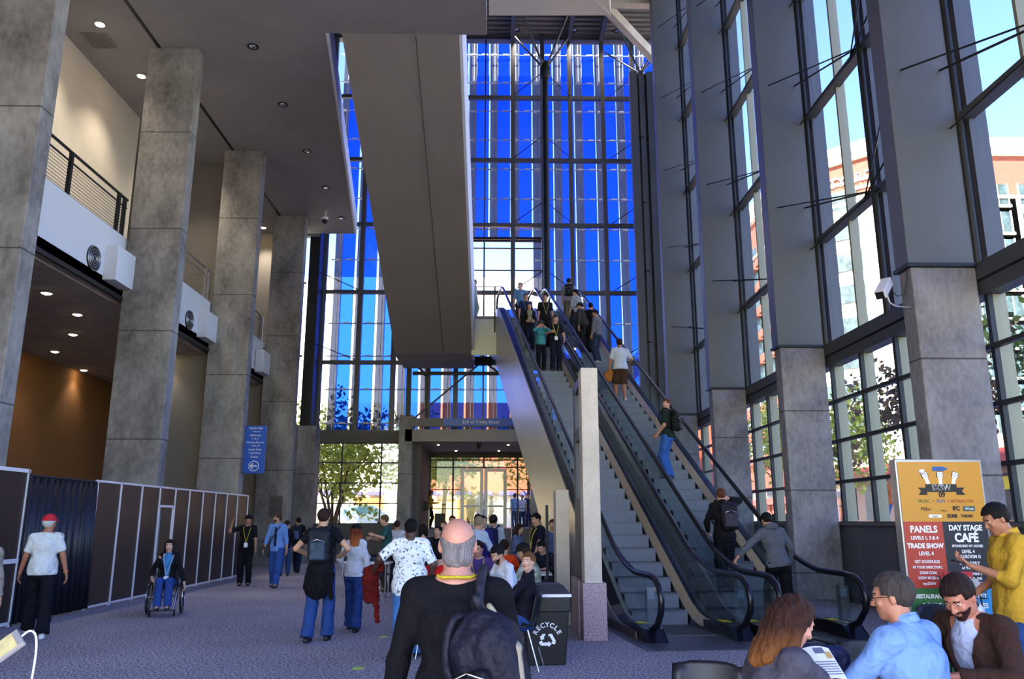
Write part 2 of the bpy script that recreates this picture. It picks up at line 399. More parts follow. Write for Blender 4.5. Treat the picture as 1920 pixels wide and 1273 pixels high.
fr.build('frame', M_mull, t); th.build('glazing_bar', M_dark, t); g.build('glass', M_glass, t)
# left jamb bay: clear glass strip with dark double column
b = MB(); b.box(-8.7, -8.35, 32.2, 32.6, 5.5, CZ); b.box(-8.3, -7.85, 33.4, 34.3, 5.5, RZ)
b.build('corner_post', M_dark, label='dark steel clad double post left of the blue glass wall', cat='post')
b = MB(); b.box(-8.35, -7.62, 33.4, 34.3, 0, 5.5); b.box(-8.85, -8.55, 32.0, 32.5, 0, 5.5)
b.build('corner_pier', M_col, label='ribbed concrete pier under the dark double post beside the tree window', cat='pier')
t = empty('window_21', (0, 0, 0), 0, kind='structure'); g = MB(); g.box(-9.0, -8.3, 33.15, 33.165, 5.5, 13.8)
g.build('glass', M_glass, t); fr = MB()
for z in (8.4, 11.6): fr.box(-9.0, -8.3, 33.1, 33.18, z-.04, z+.04)
fr.build('frame', M_dark, t)
w = MB(); w.box(-9.0, -8.3, 33.1, 33.3, 0, 5.5); w.box(-9.0, -7.9, 33.3, 33.6, 13.8, RZ); S('wall_back_corner', w, M_col)
# lower far wall: tree window, concrete pier, doors bay
w = MB(); w.box(-7.7, -4.15, BY-.15, BY+.25, 4.9, 5.35); w.box(-7.7, -4.15, BY-.1, BY+.25, 0, 1.5)
w.box(1.75, 7.6, BY-.15, BY+.25, 4.9, 5.35); w.box(1.75, 7.6, BY-.15, BY+.2, 0, 1.2)
S('wall_back', w, mat('spandrel', '56534f', .7))
t = empty('window_22', (-5.93, BY, 0), 0, kind='structure'); fr = MB(); g = MB()
for x in (-1.75, -.75, .92, 1.75): fr.box(x-.03, x+.03, -.04, .04, 1.5, 4.9)
for z in (1.52, 2.35, 3.2, 4.05, 4.88): fr.box(-1.75, 1.75, -.04, .04, z-.025, z+.025)
g.box(-1.75, 1.75, .04, .05, 1.5, 4.9); fr.build('frame', M_dark, t); g.build('glass', M_glass, t)
t = empty('window_23', (4.7, BY, 0), 0, kind='structure'); fr = MB(); g = MB()
for x in (-2.9, -1.5, 0, 1.5, 2.8): fr.box(x-.03, x+.03, -.04, .04, 1.2, 4.9)
for z in (1.52, 2.35, 3.2, 4.05, 4.88): fr.box(-2.9, 2.8, -.04, .04, z-.025, z+.025)
g.box(-2.9, 2.8, .04, .05, 1.2, 4.9); fr.build('frame', M_dark, t); g.build('glass', M_glass, t)
b = MB(); b.box(-4.15, -3.6, 33.3, 34.3, 0, 5.95)
b.build('entrance_pier', M_col, label='concrete pier left of the entrance steps', cat='pier')
b = MB(); b.box(1.35, 1.85, 33.3, 34.3, 0, 5.5)
b.build('entrance_pier', M_col, label='concrete pier right of the entrance steps behind the escalator', cat='pier')
# door bay at Y=39
DY = 39.0; LZ = 1.3
w = MB(); w.box(-3.9, -3.35, 34.3, DY+.2, 0, 5.4); w.box(2.0, 2.5, 34.3, DY+.2, 0, 5.4); S('wall_vestibule', w, mat('vestibule_grey', '5c5855', .8))
w = MB(); w.box(-3.9, 2.5, BY-1.2, DY+.3, 4.85, 5.35); S('ceiling.003', w, M_soff)
b = MB(); b.box(-3.75, 2.3, 33.2, 33.35, 5.45, 5.8); S('trim_8', b, M_clad)
w = MB(); w.box(-4, 2.6, 36.0, DY+2, .0, LZ); S('floor.002', w, mat('landing_stone', '6a6468', .6))
st = MB()
for k in range(8): st.box(-3.34, 1.33, 33.6+.3*k, 36.02, 0.1625*k, .1625*(k+1)-.002)
st.build('entrance_steps', mat('step_stone', '837a86', .6, nz=.2, scale=20), label='broad flight of grey stone steps rising to the glass entrance doors', cat='steps')
t = empty('window_24', (0, DY, 0), 0, kind='structure'); fr = MB(); g = MB(); bl = MB()
DX = (-3.3, -2.25, -1.8, .35, .95, 2.0)
for x in (-3.3, -2.2, -.72, .9, 2.0):
    fr.box(x-.04, x+.04, -.05, .05, LZ if abs(x+.72) > .1 else 4.1, 4.85)
for z in (4.15, 4.5): fr.box(-3.3, 2.0, -.04, .04, z-.03, z+.03)
for z in (2.2, 3.1):
    fr.box(-3.3, -1.85, -.03, .03, z-.02, z+.02); fr.box(.38, 2.0, -.03, .03, z-.02, z+.02)
bl.box(-3.3, 2.0, .0, .08, 4.62, 4.9)
g.box(-3.3, -1.85, .05, .06, LZ, 4.15); g.box(.4, 2, .05, .06, LZ, 4.15); g.box(-3.3, 2, .05, .06, 4.15, 4.6)
fr.build('frame', M_dark, t); g.build('glass', M_glass, t); bl.build('blind_box', M_dark, t)
M_dfr = mat('door_frame_white', 'b4b4ba', .4, .3)
for i, (x0, x1) in enumerate(((-1.82, -.74), (-.70, .38))):
    t = empty('door_%d' % (i+1), (x0, DY, LZ), 0, kind='structure'); fr = MB(); w_ = x1-x0
    for a, b_ in ((0, .16), (w_-.16, w_)): fr.box(a, b_, -.05, .05, 0, 2.8)
    for a, b_ in ((0, .2), (2.64, 2.8), (.98, 1.04)): fr.box(.16, w_-.16, -.045, .045, a, b_)
    fr.build('door_frame', M_dfr, t); g = MB(); g.box(.16, w_-.16, 0, .012, .2, 2.64); g.build('glass', M_glass, t)
    h = MB(); h.tube([(.2, -.1, 1.05), (w_-.2, -.1, 1.05)], .02, 8); h.build('push_bar', M_chrome, t)
for x, lb in ((-3.05, 'left'), (.55, 'middle')):
    h = MB(); h.tube([(x, 35.9, LZ+.9), (x, 33.7, .9)], .022, 8); h.tube([(x, 35.9, LZ+.9), (x, 35.9, LZ)], .022, 8); h.tube([(x, 33.7, .9), (x, 33.7, 0)], .022, 8)
    h.build('stair_handrail', M_chrome, label='steel stair handrail at the %s of the entrance steps' % lb, cat='handrail')
# canopy truss over the doors, blue name board
b = MB(); b.box(-3.9, 2.2, 33.25, 33.4, 8.2, 8.42); b.box(-3.72, 2.2, 33.9, 34.0, 7.75, 7.9); b.box(-3.9, -3.7, 33.2, 33.4, 5.9, 8.3)
b.beam((-3.6, 33.3, 5.75), (-.75, 33.3, 8.2), .07, .07); b.beam((-.65, 33.3, 8.2), (2.0, 33.3, 6.3), .07, .07); b.box(-1.1, -.3, 33.2, 33.35, 8.05, 8.3)
b.beam((-3.6, 33.3, 8.2), (-3.2, 34.3, 7.8), .08, .08); b.box(-3.2, -3.08, 34.2, 34.3, 5.5, 7.9)
b.build('entrance_truss', M_dark, label='dark steel V-braced truss frame above the glass entrance doors', cat='truss')
t = empty('name_board', (-.85, 33.1, 5.63), 0, 'long blue name board with small white lettering over the entrance', 'sign')
b = MB(); b.box(-1.45, 1.9, 0, .08, -.16, .16); b.build('board', M_bluesign, t); text_obj('lettering', 'Exit to Trinity Street', .18, M_wht, t, (.1, -.01, 0), ext=.003)
cmn = MB(); cmn.lathe([(.09, 0), (.09, -.12), (.06, -.2), (.0, -.24)], (-.85, 34.2, 4.85)); cmn.build('dome_camera', M_black, label='small black dome camera hanging over the entrance steps', cat='security camera')

# ------------------------------------------------------------------ upper flight seen from below, landing
M_fl = mat('flight_soffit', '8d847c', .8, nz=.1, scale=.7)
t = empty('upper_stair_flight', (-2.52, 18.3, 7.9), 0, 'wide grey underside of the upper flight slanting down across the blue glass wall', 'stair flight')
b = MB(); P0 = [(0, 5.9), (12.3, .1), (13.1, 0), (13.1, 1.6), (12.6, 1.6), (.2, 7.3), (0, 7.0)]
b.prism(P0, lambda a, z, d: (d, a, z), -1.46, 1.46); b.build('soffit', M_fl, t)
for x in (-1.5, 1.5):
    b = MB(); P1 = [(0, 5.9), (12.3, .1), (13.1, 0), (13.1, 2.7), (12.6, 2.7), (.2, 8.3), (0, 8.3)]
    b.prism(P1, lambda a, z, d: (d, a, z), x-.04, x+.04); b.build('side_panel', M_white if x > 0 else M_fl, t)
b = MB()
for a in (.35,): b.tube([(a-.0, .02, 5.86), (a, 12.2, .12)], .008, 5)
b.build('soffit_joint', M_dark, t)
# landing at the top of the escalators
EO = Vector((2.15, 11.9, 0)); EA = radians(6.5); LZ2 = 9.6
w = MB(); w.box(-1.05, 3.15, 30.9, 33.2, 8.9, LZ2-.002); S('floor.003', w, M_soff)
w = MB(); w.box(-4.0, -1.05, 31.3, 33.2, 7.9, 9.6); S('floor.004', w, M_fl)
t = empty('landing_edge', (-.5, 30.4, 7.9), 0, 'pale curved front panel of the upper landing left of the escalators', 'landing')
b = MB(); b.box(-.58, .75, -.02, .06, 0, 1.45); b.build('fascia', mat('fascia_greenish', 'b9bdb2', .3, .3), t)
r = MB()
for x in (-.5, .32): r.box(x-.03, x+.03, -.09, -.03, .9, 2.75)
r.build('rail_post', M_dark, t)
r = MB(); r.tube([(-.56, -.06, 2.75), (.6, -.06, 2.75)], .025); r.tube([(-.56, -.06, 2.0), (.6, -.06, 2.0)], .012); r.build('top_rail', M_chrome, t)
g = MB(); g.box(-.5, .32, -.05, -.04, 1.5, 2.65); g.build('glass_panel', M_bglass, t)

# balcony railings on the left
for i, (y0, y1) in enumerate(((13.4, 19), (19.4, 25), (25.4, 30.9))):
    t = empty('balcony_railing', (-9.36, y0, 8.5), 0, ['dark steel bar railing on the balcony left of the second column', 'pale steel bar railing on the balcony behind the second column', 'short steel bar railing on the balcony before the plaque column'][i], 'railing', 'balcony railings')
    L_ = y1-y0; r = MB(); r.tube([(0, 0, 1.0), (0, L_, 1.0)], .035, 8); r.tube([(0, 0, .78), (0, L_, .78)], .022, 6); r.tube([(0, 0, .02), (0, L_, .02)], .03, 6); r.build('rail', M_dark if i == 0 else M_steel, t)
    r = MB()
    for k in range(9): r.tube([(0, 0, .1+.075*k), (0, L_, .1+.075*k)], .007, 5)
    r.build('cable', M_steel if i else M_dark, t)
    for y in (.3, L_*.52, L_-.45, L_-.15):
        r = MB(); r.box(-.03, .05, y-.04, y+.04, -.55 if y < L_*.6 and y > 1 else -.05, 1.0); r.build('post', M_dark if i == 0 else M_steel, t)
# round air diffusers in the balcony fascia
rings = MB()
for rr in (.07, .14, .21, .28):
    rings.tube([(0, rr*cos(a*pi/12), rr*sin(a*pi/12)) for a in range(24)], .018, 6, closed=True)
disc = MB(); disc.tube([(-.03, 0, 0), (-.005, 0, 0)], .30, 24)
for y, lb in ((17.6, 'before the second column'), (18.9, 'half hidden by the second column'), (23.4, 'before the third column'), (24.75, 'half hidden by the third column')):
    t = empty('air_diffuser', (-9.27, y, 7.5), 0, 'round dark ringed air diffuser in the white balcony edge, '+lb, 'air diffuser', 'round diffusers in the balcony edge')
    rings.build('ring', M_steel, t); disc.build('duct', M_black, t)
# recessed lights
def downlight(x, y, z, lb, grp, lit=True, r=.11):
    t = empty('ceiling_downlight', (x, y, z), 0, lb, 'ceiling light', grp)
    b = MB(); b.lathe([(r, 0), (r*1.25, -.012), (r*1.25, 0)], n=20); b.lathe([(r, -.001), (r*.8, .0)], n=20); b.build('trim_ring', M_alu if lit else M_black, t)
    b = MB(); b.lathe([(r*.95, -.012), (r*.55, -.03), (0, -.035)], n=16); b.build('bulb', M_lamp if lit else M_chrome, t)
    if (lit and r > .1) or z > 20:  # dark roof cans too carry an added spot that brightens the hall
        l = bpy.data.lights.new('lamp_fill_light', 'SPOT'); l.energy = 140 if z > 10 else 26; l.spot_size = radians(100); l.spot_blend = 1; l.color = (1, .86, .68); l.shadow_soft_size = .12
        lo = bpy.data.objects.new('lamp_fill_light', l); COL.objects.link(lo); lo.parent = t; lo.location = (0, 0, -.08)
for k, y in enumerate((18.0, 20.4, 24.1, 26.6, 32.3)): downlight(-10.05, y, CZ-.01, 'lit warm ceiling light over the balcony, number %s from the camera' % ['one', 'two', 'three', 'four', 'five'][k], 'lit lights over the balcony', r=.105)
for k, y in enumerate((18.9, 21.9, 25.0, 28.0, 31.1)): downlight(-6.5, y, CZ-.01, 'unlit reflector light in the ceiling beside the opening, number %s from the camera' % ['one', 'two', 'three', 'four', 'five'][k], 'dark reflector lights', False, r=.12)
for k, (x, y) in enumerate(((-10.6, 18.2), (-10.9, 20.2), (-14.0, 24.9), (-14.7, 28.1), (-12.5, 28.6), (-12.2, 22.5), (-10.7, 25.0))): downlight(x, y, 6.84, 'lit warm light in the low ceiling under the balcony, '+['nearest the camera', 'right of the nearest one', 'near the brown wall', 'farthest one', 'in the far dark corner', 'middle of the group', 'behind the second column'][k], 'lights under the balcony', r=.11)
for k, x in enumerate((.3-.9, 1.6, 4.3)): 
    downlight([1.95-.6, 4.1, 6.2][k]-.6, 34.0, RZ-.09, 'small round dark can light in the ribbed roof deck, '+['left of the round tree column', 'between the two roof ribs', 'beside the pale roof girder'][k], 'roof can lights', False, r=.16)
for x in (-2.6, .4): downlight(x, 34.6, 4.84, 'tiny lit recessed light at the front %s of the entrance soffit' % ('left' if x < -1 else 'right'), 'entrance soffit lights', r=.06)
for x in (-2.0, .0): downlight(x, 37.6, 4.84, 'tiny lit recessed light deep in the entrance soffit, %s one' % ('left' if x < -1 else 'right'), 'entrance soffit lights', r=.06)
b = MB()
for k in range(5): b.box(-.3+.12*k, -.24+.12*k, -.3, .3, -.02, 0)
b.box(-.34, .34, -.34, .34, -.006, 0); b.build('ceiling_vent', mat('vent_grey', '6f6a66', .7), loc=(-10.4, 18.7, CZ-.01), label='square louvred vent in the high ceiling above the balcony', cat='vent')
t = empty('dome_camera', (-7.0, 30.3, CZ), 0, 'small white dome camera hanging from the high ceiling near its far end', 'security camera')
b = MB(); b.lathe([(.05, 0), (.05, -.25), (.13, -.3), (.14, -.42)], n=16); b.build('housing', M_alu, t); b = MB(); b.lathe([(.13, -.42), (.11, -.5), (.06, -.56), (0, -.58)], n=16); b.build('dome', M_black, t)

# tree columns and roof ribs
def tree_col(x, y, ztop, lb, box):
    t = empty('tree_column', (x, y, 0), 0, lb, 'column'); b = MB()
    if box:
        b.box(-.55, -.22, -.2, .2, 5.5, ztop); b.box(-.12, .12, -.14, .14, 5.5, ztop+.1); b.box(.22, .55, -.2, .2, 5.5, ztop); b.box(-.5, .5, .0, .12, 5.5, ztop)
    else: b.tube([(0, 0, LZ2), (0, 0, ztop)], .14, 14); b.lathe([(.14, ztop-.5), (.24, ztop-.3), (.24, ztop+.1), (.14, ztop+.4)], n=14)
    b.build('shaft', M_mull if box else M_dark, t); b = MB()
    for dx, dy in ((-1.45, -1.2), (1.35, -1.2), (-1.45, 1.9), (1.35, 1.9)): b.tube([(0, 0, ztop), (dx, dy, RZ-.25)], .05, 8)
    b.build('branch', M_mull, t)
tree_col(2.0, 32.2, 21.3, 'dark round steel column with four branching struts before the blue glass wall', False)
tree_col(6.55, 33.6, 22.0, 'tall fluted dark steel column with branching struts right of the blue glass wall', True)
b = MB(); b.box(6.0, 7.1, 33.3, 34.0, 0, 5.5); b.build('column_base', M_pier, label='concrete base under the fluted dark steel column', cat='pier')
for x, w_ in ((-1.9, 'leftmost, half behind the stair flight'), (.6, 'left of the round tree column'), (3.3, 'right of the round tree column'), (4.85, 'rightmost of the row')):
    b = MB(); b.box(x-.1, x+.1, 26, BY, RZ-.45, RZ-.09)
    b.build('roof_rib', M_mull, label='grey steel roof rib over the blue glass wall, '+w_, cat='roof rib', group='roof ribs over the far wall')
# brace rods of far wall
for z in ZB[1:-1]:
    for x0 in (2.0, 6.5):
        m_ = MB(); m_.tube([(x0, 33.4, z+.75), (x0-1.35, BY-.1, z+.1)], .022, 6); m_.tube([(x0, 33.4, z+.75), (x0+1.3, BY-.1, z+.1)], .022, 6)
        m_.build('brace_rod', M_dark, label='thin dark V-shaped brace rods on the %s column of the blue glass wall, %s level' % ('round' if x0 < 3 else 'fluted', ['lowest', 'second', 'third', 'fourth', 'top'][ZB.index(z)-1]), cat='brace', group='wind brace rods of the far glass wall')
    m_ = MB()
    if z < 13: m_.tube([(-8.1, 33.4, z+.7), (-6.3, BY-.1, z+.1)], .022, 6); m_.build('brace_rod', M_dark, label='thin dark brace rod before the blue glass at the left corner, %s one' % ('lower' if z < 10 else 'upper'), cat='brace', group='wind brace rods at the left corner')
# white cantilevered slab at the top
t = empty('upper_slab', (0, 0, 22), 0, 'pale folded soffit slab at the top between the dark ceiling and the roof deck', 'slab')
b = MB(); b.prism([(-.47, 29.3), (4.55, 29.2), (3.9, 26), (-.47, 26)], lambda a, y, d: (a, y, d), 0, .5); b.build('slab', M_plaster, t)
b = MB(); b.add([(4.55, 29.2, -.02), (4.6, 29.0, 1.2), (2.9, 26.5, .0), (3.2, 26, 1.2), (2.2, 26.8, -.05)], [(0, 1, 3, 2), (0, 2, 4)]); b.build('fold', M_plaster, t)
b = MB(); b.box(4.3, 7.2, 30.2, 30.6, RZ-1.3, RZ-.6); b.beam((4.4, 30.6, RZ-1.0), (7.2, 33.2, RZ-2.1), .3, .45)
b.build('roof_girder', M_beige, label='pale steel girder bracket under the roof beside the tall grey pier', cat='girder')

# ------------------------------------------------------------------ escalators
EM = Matrix.Translation(EO) @ Matrix.Rotation(EA, 4, 'Z')
SL = tan(radians(30))
def rail_z(s):       # handrail centre height
    if s < .6: return .88
    if s < 2.0: k = (s-.6)/1.4; return .88+k*k*(SL*2.0+.116-.88)*.62+k*.38*(SL*2.0+.116-.88)
    if s < 17.4: return SL*s+.116
    k = min((s-17.4)/1.2, 1); return SL*17.4+.116+(LZ2+.95-SL*17.4-.116)*(1-(1-k)**2)
def deck_z(s):
    if s < 1.0: return .14
    if s < 1.9: k = (s-1.0)/.9; return .14+k*k*(SL*1.9-.68-.14)
    if s < 17.7: return SL*s-.68
    k = min((s-17.7)/.9, 1); return SL*17.7-.68+(LZ2+.14-SL*17.7+.68)*(1-(1-k)**2)
def step_z(s):
    return max(0, min(LZ2, SL*s-.9))
def esc_pt(u, s, z): return Vector((u, s, z))
SEND = 19.6
M_escside = mat('truss_cladding', 'bdb6ac', .34, .5, nz=.08, scale=.8)
M_deck = mat('deck_dark', '1b1c22', .28, .5)
M_inner = mat('inner_skirt_tan', 'c6b498', .3, .6)
M_step = mat('step_tread', '5f6470', .42, .55, nz=.2, scale=60)
M_riser = mat('step_riser', '666c7c', .4, .4, bump=.3, bscale=80)
M_yel = mat('safety_yellow', 'e8d020', .5)
stepm = MB()   # one step, width .9, tread .4, riser .231; origin at tread front edge
stepm.box(.17, 1.10, 0, .42, -.03, 0, 0); stepm.box(.17, 1.10, -.0, .03, -.231, -.03, 1)
for k in range(26): stepm.box(.18+k*.035, .196+k*.035, -.004, .0, -.225, -.035, 1)
def escalator(u0, lb, outer_left, outer_right):
    t = empty('escalator', EO, 0, lb, 'escalator'); t.matrix_world = EM @ Matrix.Translation((u0, 0, 0))
    # handrails with newel loops
    for u in (0, 1.27):
        loop = [(.25, .14), (-.05, .15), (-.33, .24), (-.52, .42), (-.56, .6), (-.48, .76), (-.3, .86), (0, .885), (.35, .885)]
        line = [(s, rail_z(s)) for s in np.arange(.7, SEND-.4, .25)]
        e = SEND; zt = LZ2+.95
        loop2 = [(e-.3, zt), (e+.1, zt-.05), (e+.28, zt-.25), (e+.3, zt-.45), (e+.12, zt-.65), (e-.2, zt-.75)]
        pts = [(u, s, z) for s, z in loop+line+loop2]
        b = MB(); b.tube([Vector(p) for p in pts], .045, 10); b.build('handrail', M_rubber, t)
        # glass panels
        ss = [-.42, .55, 2.0]+[2.0+1.86*k for k in range(1, 9)]+[17.4, SEND+.15]
        for a, c in zip(ss[:-1], ss[1:]):
            b = MB(); xs = np.linspace(a+.006, c-.006, 8)
            def top(s):
                if s < 0: return .865-.30*min(1, (-s)/.45)**3
                if s > SEND-.2: return LZ2+.9-.25*((s-SEND+.2)/.35)**2
                return rail_z(s)-.02
            def bot(s):
                return deck_z(s) if s > -.2 else .14+.2*((-s-.2)/.25)**2
            A = [Vector((u, s, bot(s)))for s in xs]; B = [Vector((u, s, top(s))) for s in xs]
            b.strip(A, B); A2 = [v+Vector((.012, 0, 0)) for v in A]; B2 = [v+Vector((.012, 0, 0)) for v in B]; b.strip(B2, A2)
            b.build('glass_panel', M_bglass, t)
    # decks, inner skirts
    xs = [-.05]+list(np.arange(.2, SEND, .3))+[SEND+.3]
    for u, sg in ((0, 1), (1.27, -1)):
        b = MB()
        V = lambda du, dz: [Vector((u+sg*du, s, deck_z(s)+dz)) for s in xs]
        b.strip(V(-.14, .0), V(.03, .02)); b.strip(V(-.14, -.06), V(-.14, 0)); b.build('deck', M_deck, t)
        b = MB(); b.strip(V(.03, .02), V(.15, -.08)); b.build('inner_deck', M_inner, t)
        b = MB(); b.strip(V(.15, -.08), [Vector((u+sg*.16, s, max(step_z(s)-.3, -.0) if s > 1.2 else 0)) for s in xs]); b.build('skirt', M_deck, t)
        # newel shoe
        b = MB(); P = [(-.35, 0), (.9, 0), (.9, .16), (.3, .19), (-.12, .17)]
        b.prism(P, lambda s, z, d: (u+d, s, z), -.15, .15); b.build('newel_base', M_deck, t, bevel=.012)
        b = MB(); b.box(u-.06, u+.08, .35, .55, .192, .197); b.build('warning_sticker', M_yel, t)
    n_ = 41
    me0 = None
    for k in range(n_):
        s = 1.56+.4*k; z = .231*(k+1)
        if z > LZ2: break
        if me0 is None:
            o = stepm.build('step', [M_step, M_riser], t); me0 = o
        else:
            o = me0.copy(); COL.objects.link(o); o.parent = t
        o.location = (0, s, z)
    b = MB(); b.box(.16, 1.11, 18.1, SEND+.4, LZ2-.05, LZ2); b.build('comb_plate', M_step, t)
    # truss sides
    P = [(.05, 0), (5.55, 0), (19.3, SL*19.3-3.2), (19.3, SL*19.3-3.2+.1), (SEND+.4, LZ2-1.6), (SEND+.4, LZ2+.12)]
    P += [(s, deck_z(s)-.02) for s in np.arange(SEND, .1, -.5)]
    for u in (-.16, 1.37):
        if (u < 0 and outer_left) or (u > 0 and outer_right):
            b = MB(); b.prism(P, lambda s, z, d: (d, s, z), u, u+.06); b.build('truss_side', M_escside, t)
    b = MB(); A = [Vector((-.12, s, max(0, SL*s-3.15))) for s in (5.5, 19.3)]; B = [Vector((1.4, s, max(0, SL*s-3.15))) for s in (5.5, 19.3)]
    b.strip(A, B); b.build('truss_underside', M_escside, t)
    if outer_left:
        b = MB(); b.box(-.19, -.165, .1, 3.2, 0, .12); b.build('kick_plate', mat('kick_brown', '4a4038', .5), t)
    return t
E1 = escalator(0, 'left escalator carrying people down, with glass sides and a pale clad left side', True, False)
E2 = escalator(1.70, 'right escalator carrying people up, grey hooded man stepping on at its foot', False, True)
b = MB(); b.box(-.33, 3.5, -1.0, 1.4, 0, .012, 0); b.box(.1, 3.1, .3, 1.55, .012, .018, 0)
for k in range(10): b.box(.2, 1.08, .45+.1*k, .48+.1*k, .018, .021, 1); b.box(1.9, 2.78, .45+.1*k, .48+.1*k, .018, .021, 1)
o = b.build('floor_plate', [mat('landing_plate', '73757e', .35, .7, nz=.25, scale=3), M_dark], label='flat metal landing plate on the floor before both escalators', cat='plate'); o.matrix_world = EM
# clear upright acrylic guards standing in the glass ends
for k, u in enumerate((.08, 1.45, 3.05)):
    t = empty('acrylic_guard', (0, 0, 0), 0, ['clear upright acrylic leaflet holder behind the left escalator end glass', 'clear upright acrylic leaflet holder between the two escalators', 'clear upright acrylic leaflet holder behind the right escalator end glass'][k], 'leaflet holder')
    t.matrix_world = EM @ Matrix.Translation((u, .15, .2)); b = MB()
    for a, c, d, e in ((-.07, .07, .0, .006), (-.07, .07, .10, .106), (-.07, -.064, 0, .106), (.064, .07, 0, .106)): b.box(a, c, d, e, 0, .5)
    b.box(-.07, .07, 0, .106, .49, .5); b.build('case', glass('acrylic', (.9, .95, .97), .35, .1), t)
    b = MB(); b.box(-.05, .05, .03, .04, .34, .46); b.build('card', mat('card_blue_grey', '8fa0b8', .5), t)

# ------------------------------------------------------------------ pylon, column, bin
t = empty('pylon', (1.2, 11.86, 0), 0, 'pale concrete pylon with pink granite foot left of the escalator steps', 'pylon')
b = MB(); b.box(0, .34, 0, .5, 0, .78); b.box(-.02, .33, .5, 1.6, 0, .78); b.build('granite_foot', M_granite, t, bevel=.006)
b = MB(); b.box(.03, .28, 0, .4, .78, 3.9); b.build('shaft', M_beige, t, bevel=.005)
b = MB(); b.box(.05, .25, .4, 1.55, .78, 1.05)
for z0, z1 in ((1.7, 2.0), (2.9, 3.1), (3.7, 3.88)): b.box(.05, .25, .4, 1.55, z0, z1)
b.box(.05, .25, 1.4, 1.6, .78, 3.88); b.build('side_frame', M_mull, t, bevel=.03)
g = MB(); g.box(.2, .21, .4, 1.4, 2.0, 3.7); g.box(.2, .21, .4, 1.4, 1.05, 1.7); g.build('glass', M_glass, t)
b = MB(); b.box(.04, .06, .4, 1.45, .8, 1.95); b.build('grey_panel', mat('pylon_panel', '504c50', .5), t)
b = MB(); b.box(.95, 1.17, 13.6, 14.2, 0, 2.15); b.build('support_column', M_beige, bevel=.005, label='short pale concrete column under the escalator side behind the recycling bin', cat='column')
b = MB(); b.tube([(.80, 13.6, 0), (.80, 13.6, 1.9)], .022, 8); b.build('thin_post', M_dark, label='thin dark steel post left of the short concrete column', cat='post')
# recycling bin
t = empty('recycling_bin', (.56, 10.15, 0), radians(3), 'black square recycling bin with white lettering and arrows on its front', 'bin')
def taper(b, w0, d0, z0, w1, d1, z1, mi=0):
    vs = [(sx*w/2, sy*d/2, z) for w, d, z in ((w0, d0, z0), (w1, d1, z1)) for sx, sy in ((-1, -1), (1, -1), (1, 1), (-1, 1))]
    b.add(vs, [(3, 2, 1, 0), (4, 5, 6, 7), (0, 1, 5, 4), (1, 2, 6, 5), (2, 3, 7, 6), (3, 0, 4, 7)], mi)
M_binb = mat('bin_plastic', '101014', .4)
b = MB(); taper(b, .44, .44, 0, .53, .53, .62); b.build('body', M_binb, t, bevel=.012)
b = MB(); taper(b, .555, .555, .60, .565, .565, .765); b.build('hood', M_binb, t, bevel=.01)
b = MB(); taper(b, .58, .58, .765, .58, .58, .80); b.build('light_rim', M_alu, t, bevel=.004)
b = MB(); taper(b, .57, .57, .80, .40, .42, .90); b.build('lid', mat('lid_grey', '2a2b31', .45), t, bevel=.01)
def on_front(z): return -(.22+.045*z/.62)-.006
for i, ch in enumerate('RECYCLE'):
    a = radians(62-124*i/6); R = .155
    text_obj('letter', ch, .075, M_wht, t, (-R*sin(a), on_front(.5), .30+R*cos(a)), (pi/2-.07, -a, 0), ext=.001, bold=.002)
def recycle(parent):
    for k in range(3):
        b = MB(); A = 2*pi*k/3
        def pt(x, z): return (x*cos(A)-z*sin(A), -.0, x*sin(A)+z*cos(A))
        # one bent arrow: body along the triangle edge, folded corner, head
        q = [(-.075, -.075), (.015, -.075), (.015, -.092), (.05, -.058), (.015, -.024), (.015, -.041), (-.055, -.041), (-.072, -.058)]
        b.prism(q, lambda x, z, d: tuple(Vector(pt(x, z))+Vector((0, d, 0))), -.0015, .0015)
        q = [(-.082, -.07), (-.098, -.038), (-.062, -.018), (-.056, -.038), (-.068, -.05)]
        b.prism(q, lambda x, z, d: tuple(Vector(pt(x, z))+Vector((0, d, 0))), -.0015, .0015)
        o = b.build('recycling_arrow', M_wht, parent); o.location = (0, on_front(.3), .30); o.rotation_euler = (-.07, 0, 0)
recycle(t)

# ------------------------------------------------------------------ partition wall on the left
M_part = mat('partition_black', '0b0b10', .42, nz=.3, scale=50, col2='16161c')
M_panel_top = M_part
PX = -7.82
t = empty('partition', (PX, 0, 0), 0, 'long run of black exhibition partition panels in white aluminium frames along the left', 'partition')
TOPZ = 2.42
edges = [15.9, 16.9, 17.9, 18.85]+[19.75]+[20.65, 21.6, 22.55, 23.5, 24.45, 25.45]
for i, (a, c) in enumerate(zip(edges[:-1], edges[1:])):
    b = MB(); b.box(0, .03, a+.02, c-.02, .05 if i != 3 else 1.98, TOPZ-.02); b.build('panel', M_part, t)
b = MB()
for y in edges: b.box(-.01, .05, y-.022, y+.022, .0, TOPZ)
b.box(-.01, .05, edges[0], edges[-1], TOPZ-.04, TOPZ); b.box(-.01, .05, edges[0], 18.85, .03, .07); b.box(-.01, .05, 19.75, edges[-1], .03, .07); b.box(-.01, .05, 18.85, 19.75, 1.95, 2.0)
b.build('frame', M_alu, t)
b = MB(); b.box(-2.2, 0, 25.44, 25.47, .05, TOPZ); b.build('return_panel', M_part, t)
b = MB(); b.box(-1.2, -1.15, 18.6, 20.2, 0, 2.4); b.build('doorway_backing', M_black, t)
b = MB(); b.box(-.02, .0, 18.87, 19.03, .05, 1.95); b.build('door_jamb', M_alu, t)
t = empty('partition', (PX, 0, 0), 0, 'nearest black partition panels with white frame and mid rail at the left edge', 'partition')
e2 = [11.4, 12.55, 13.55]
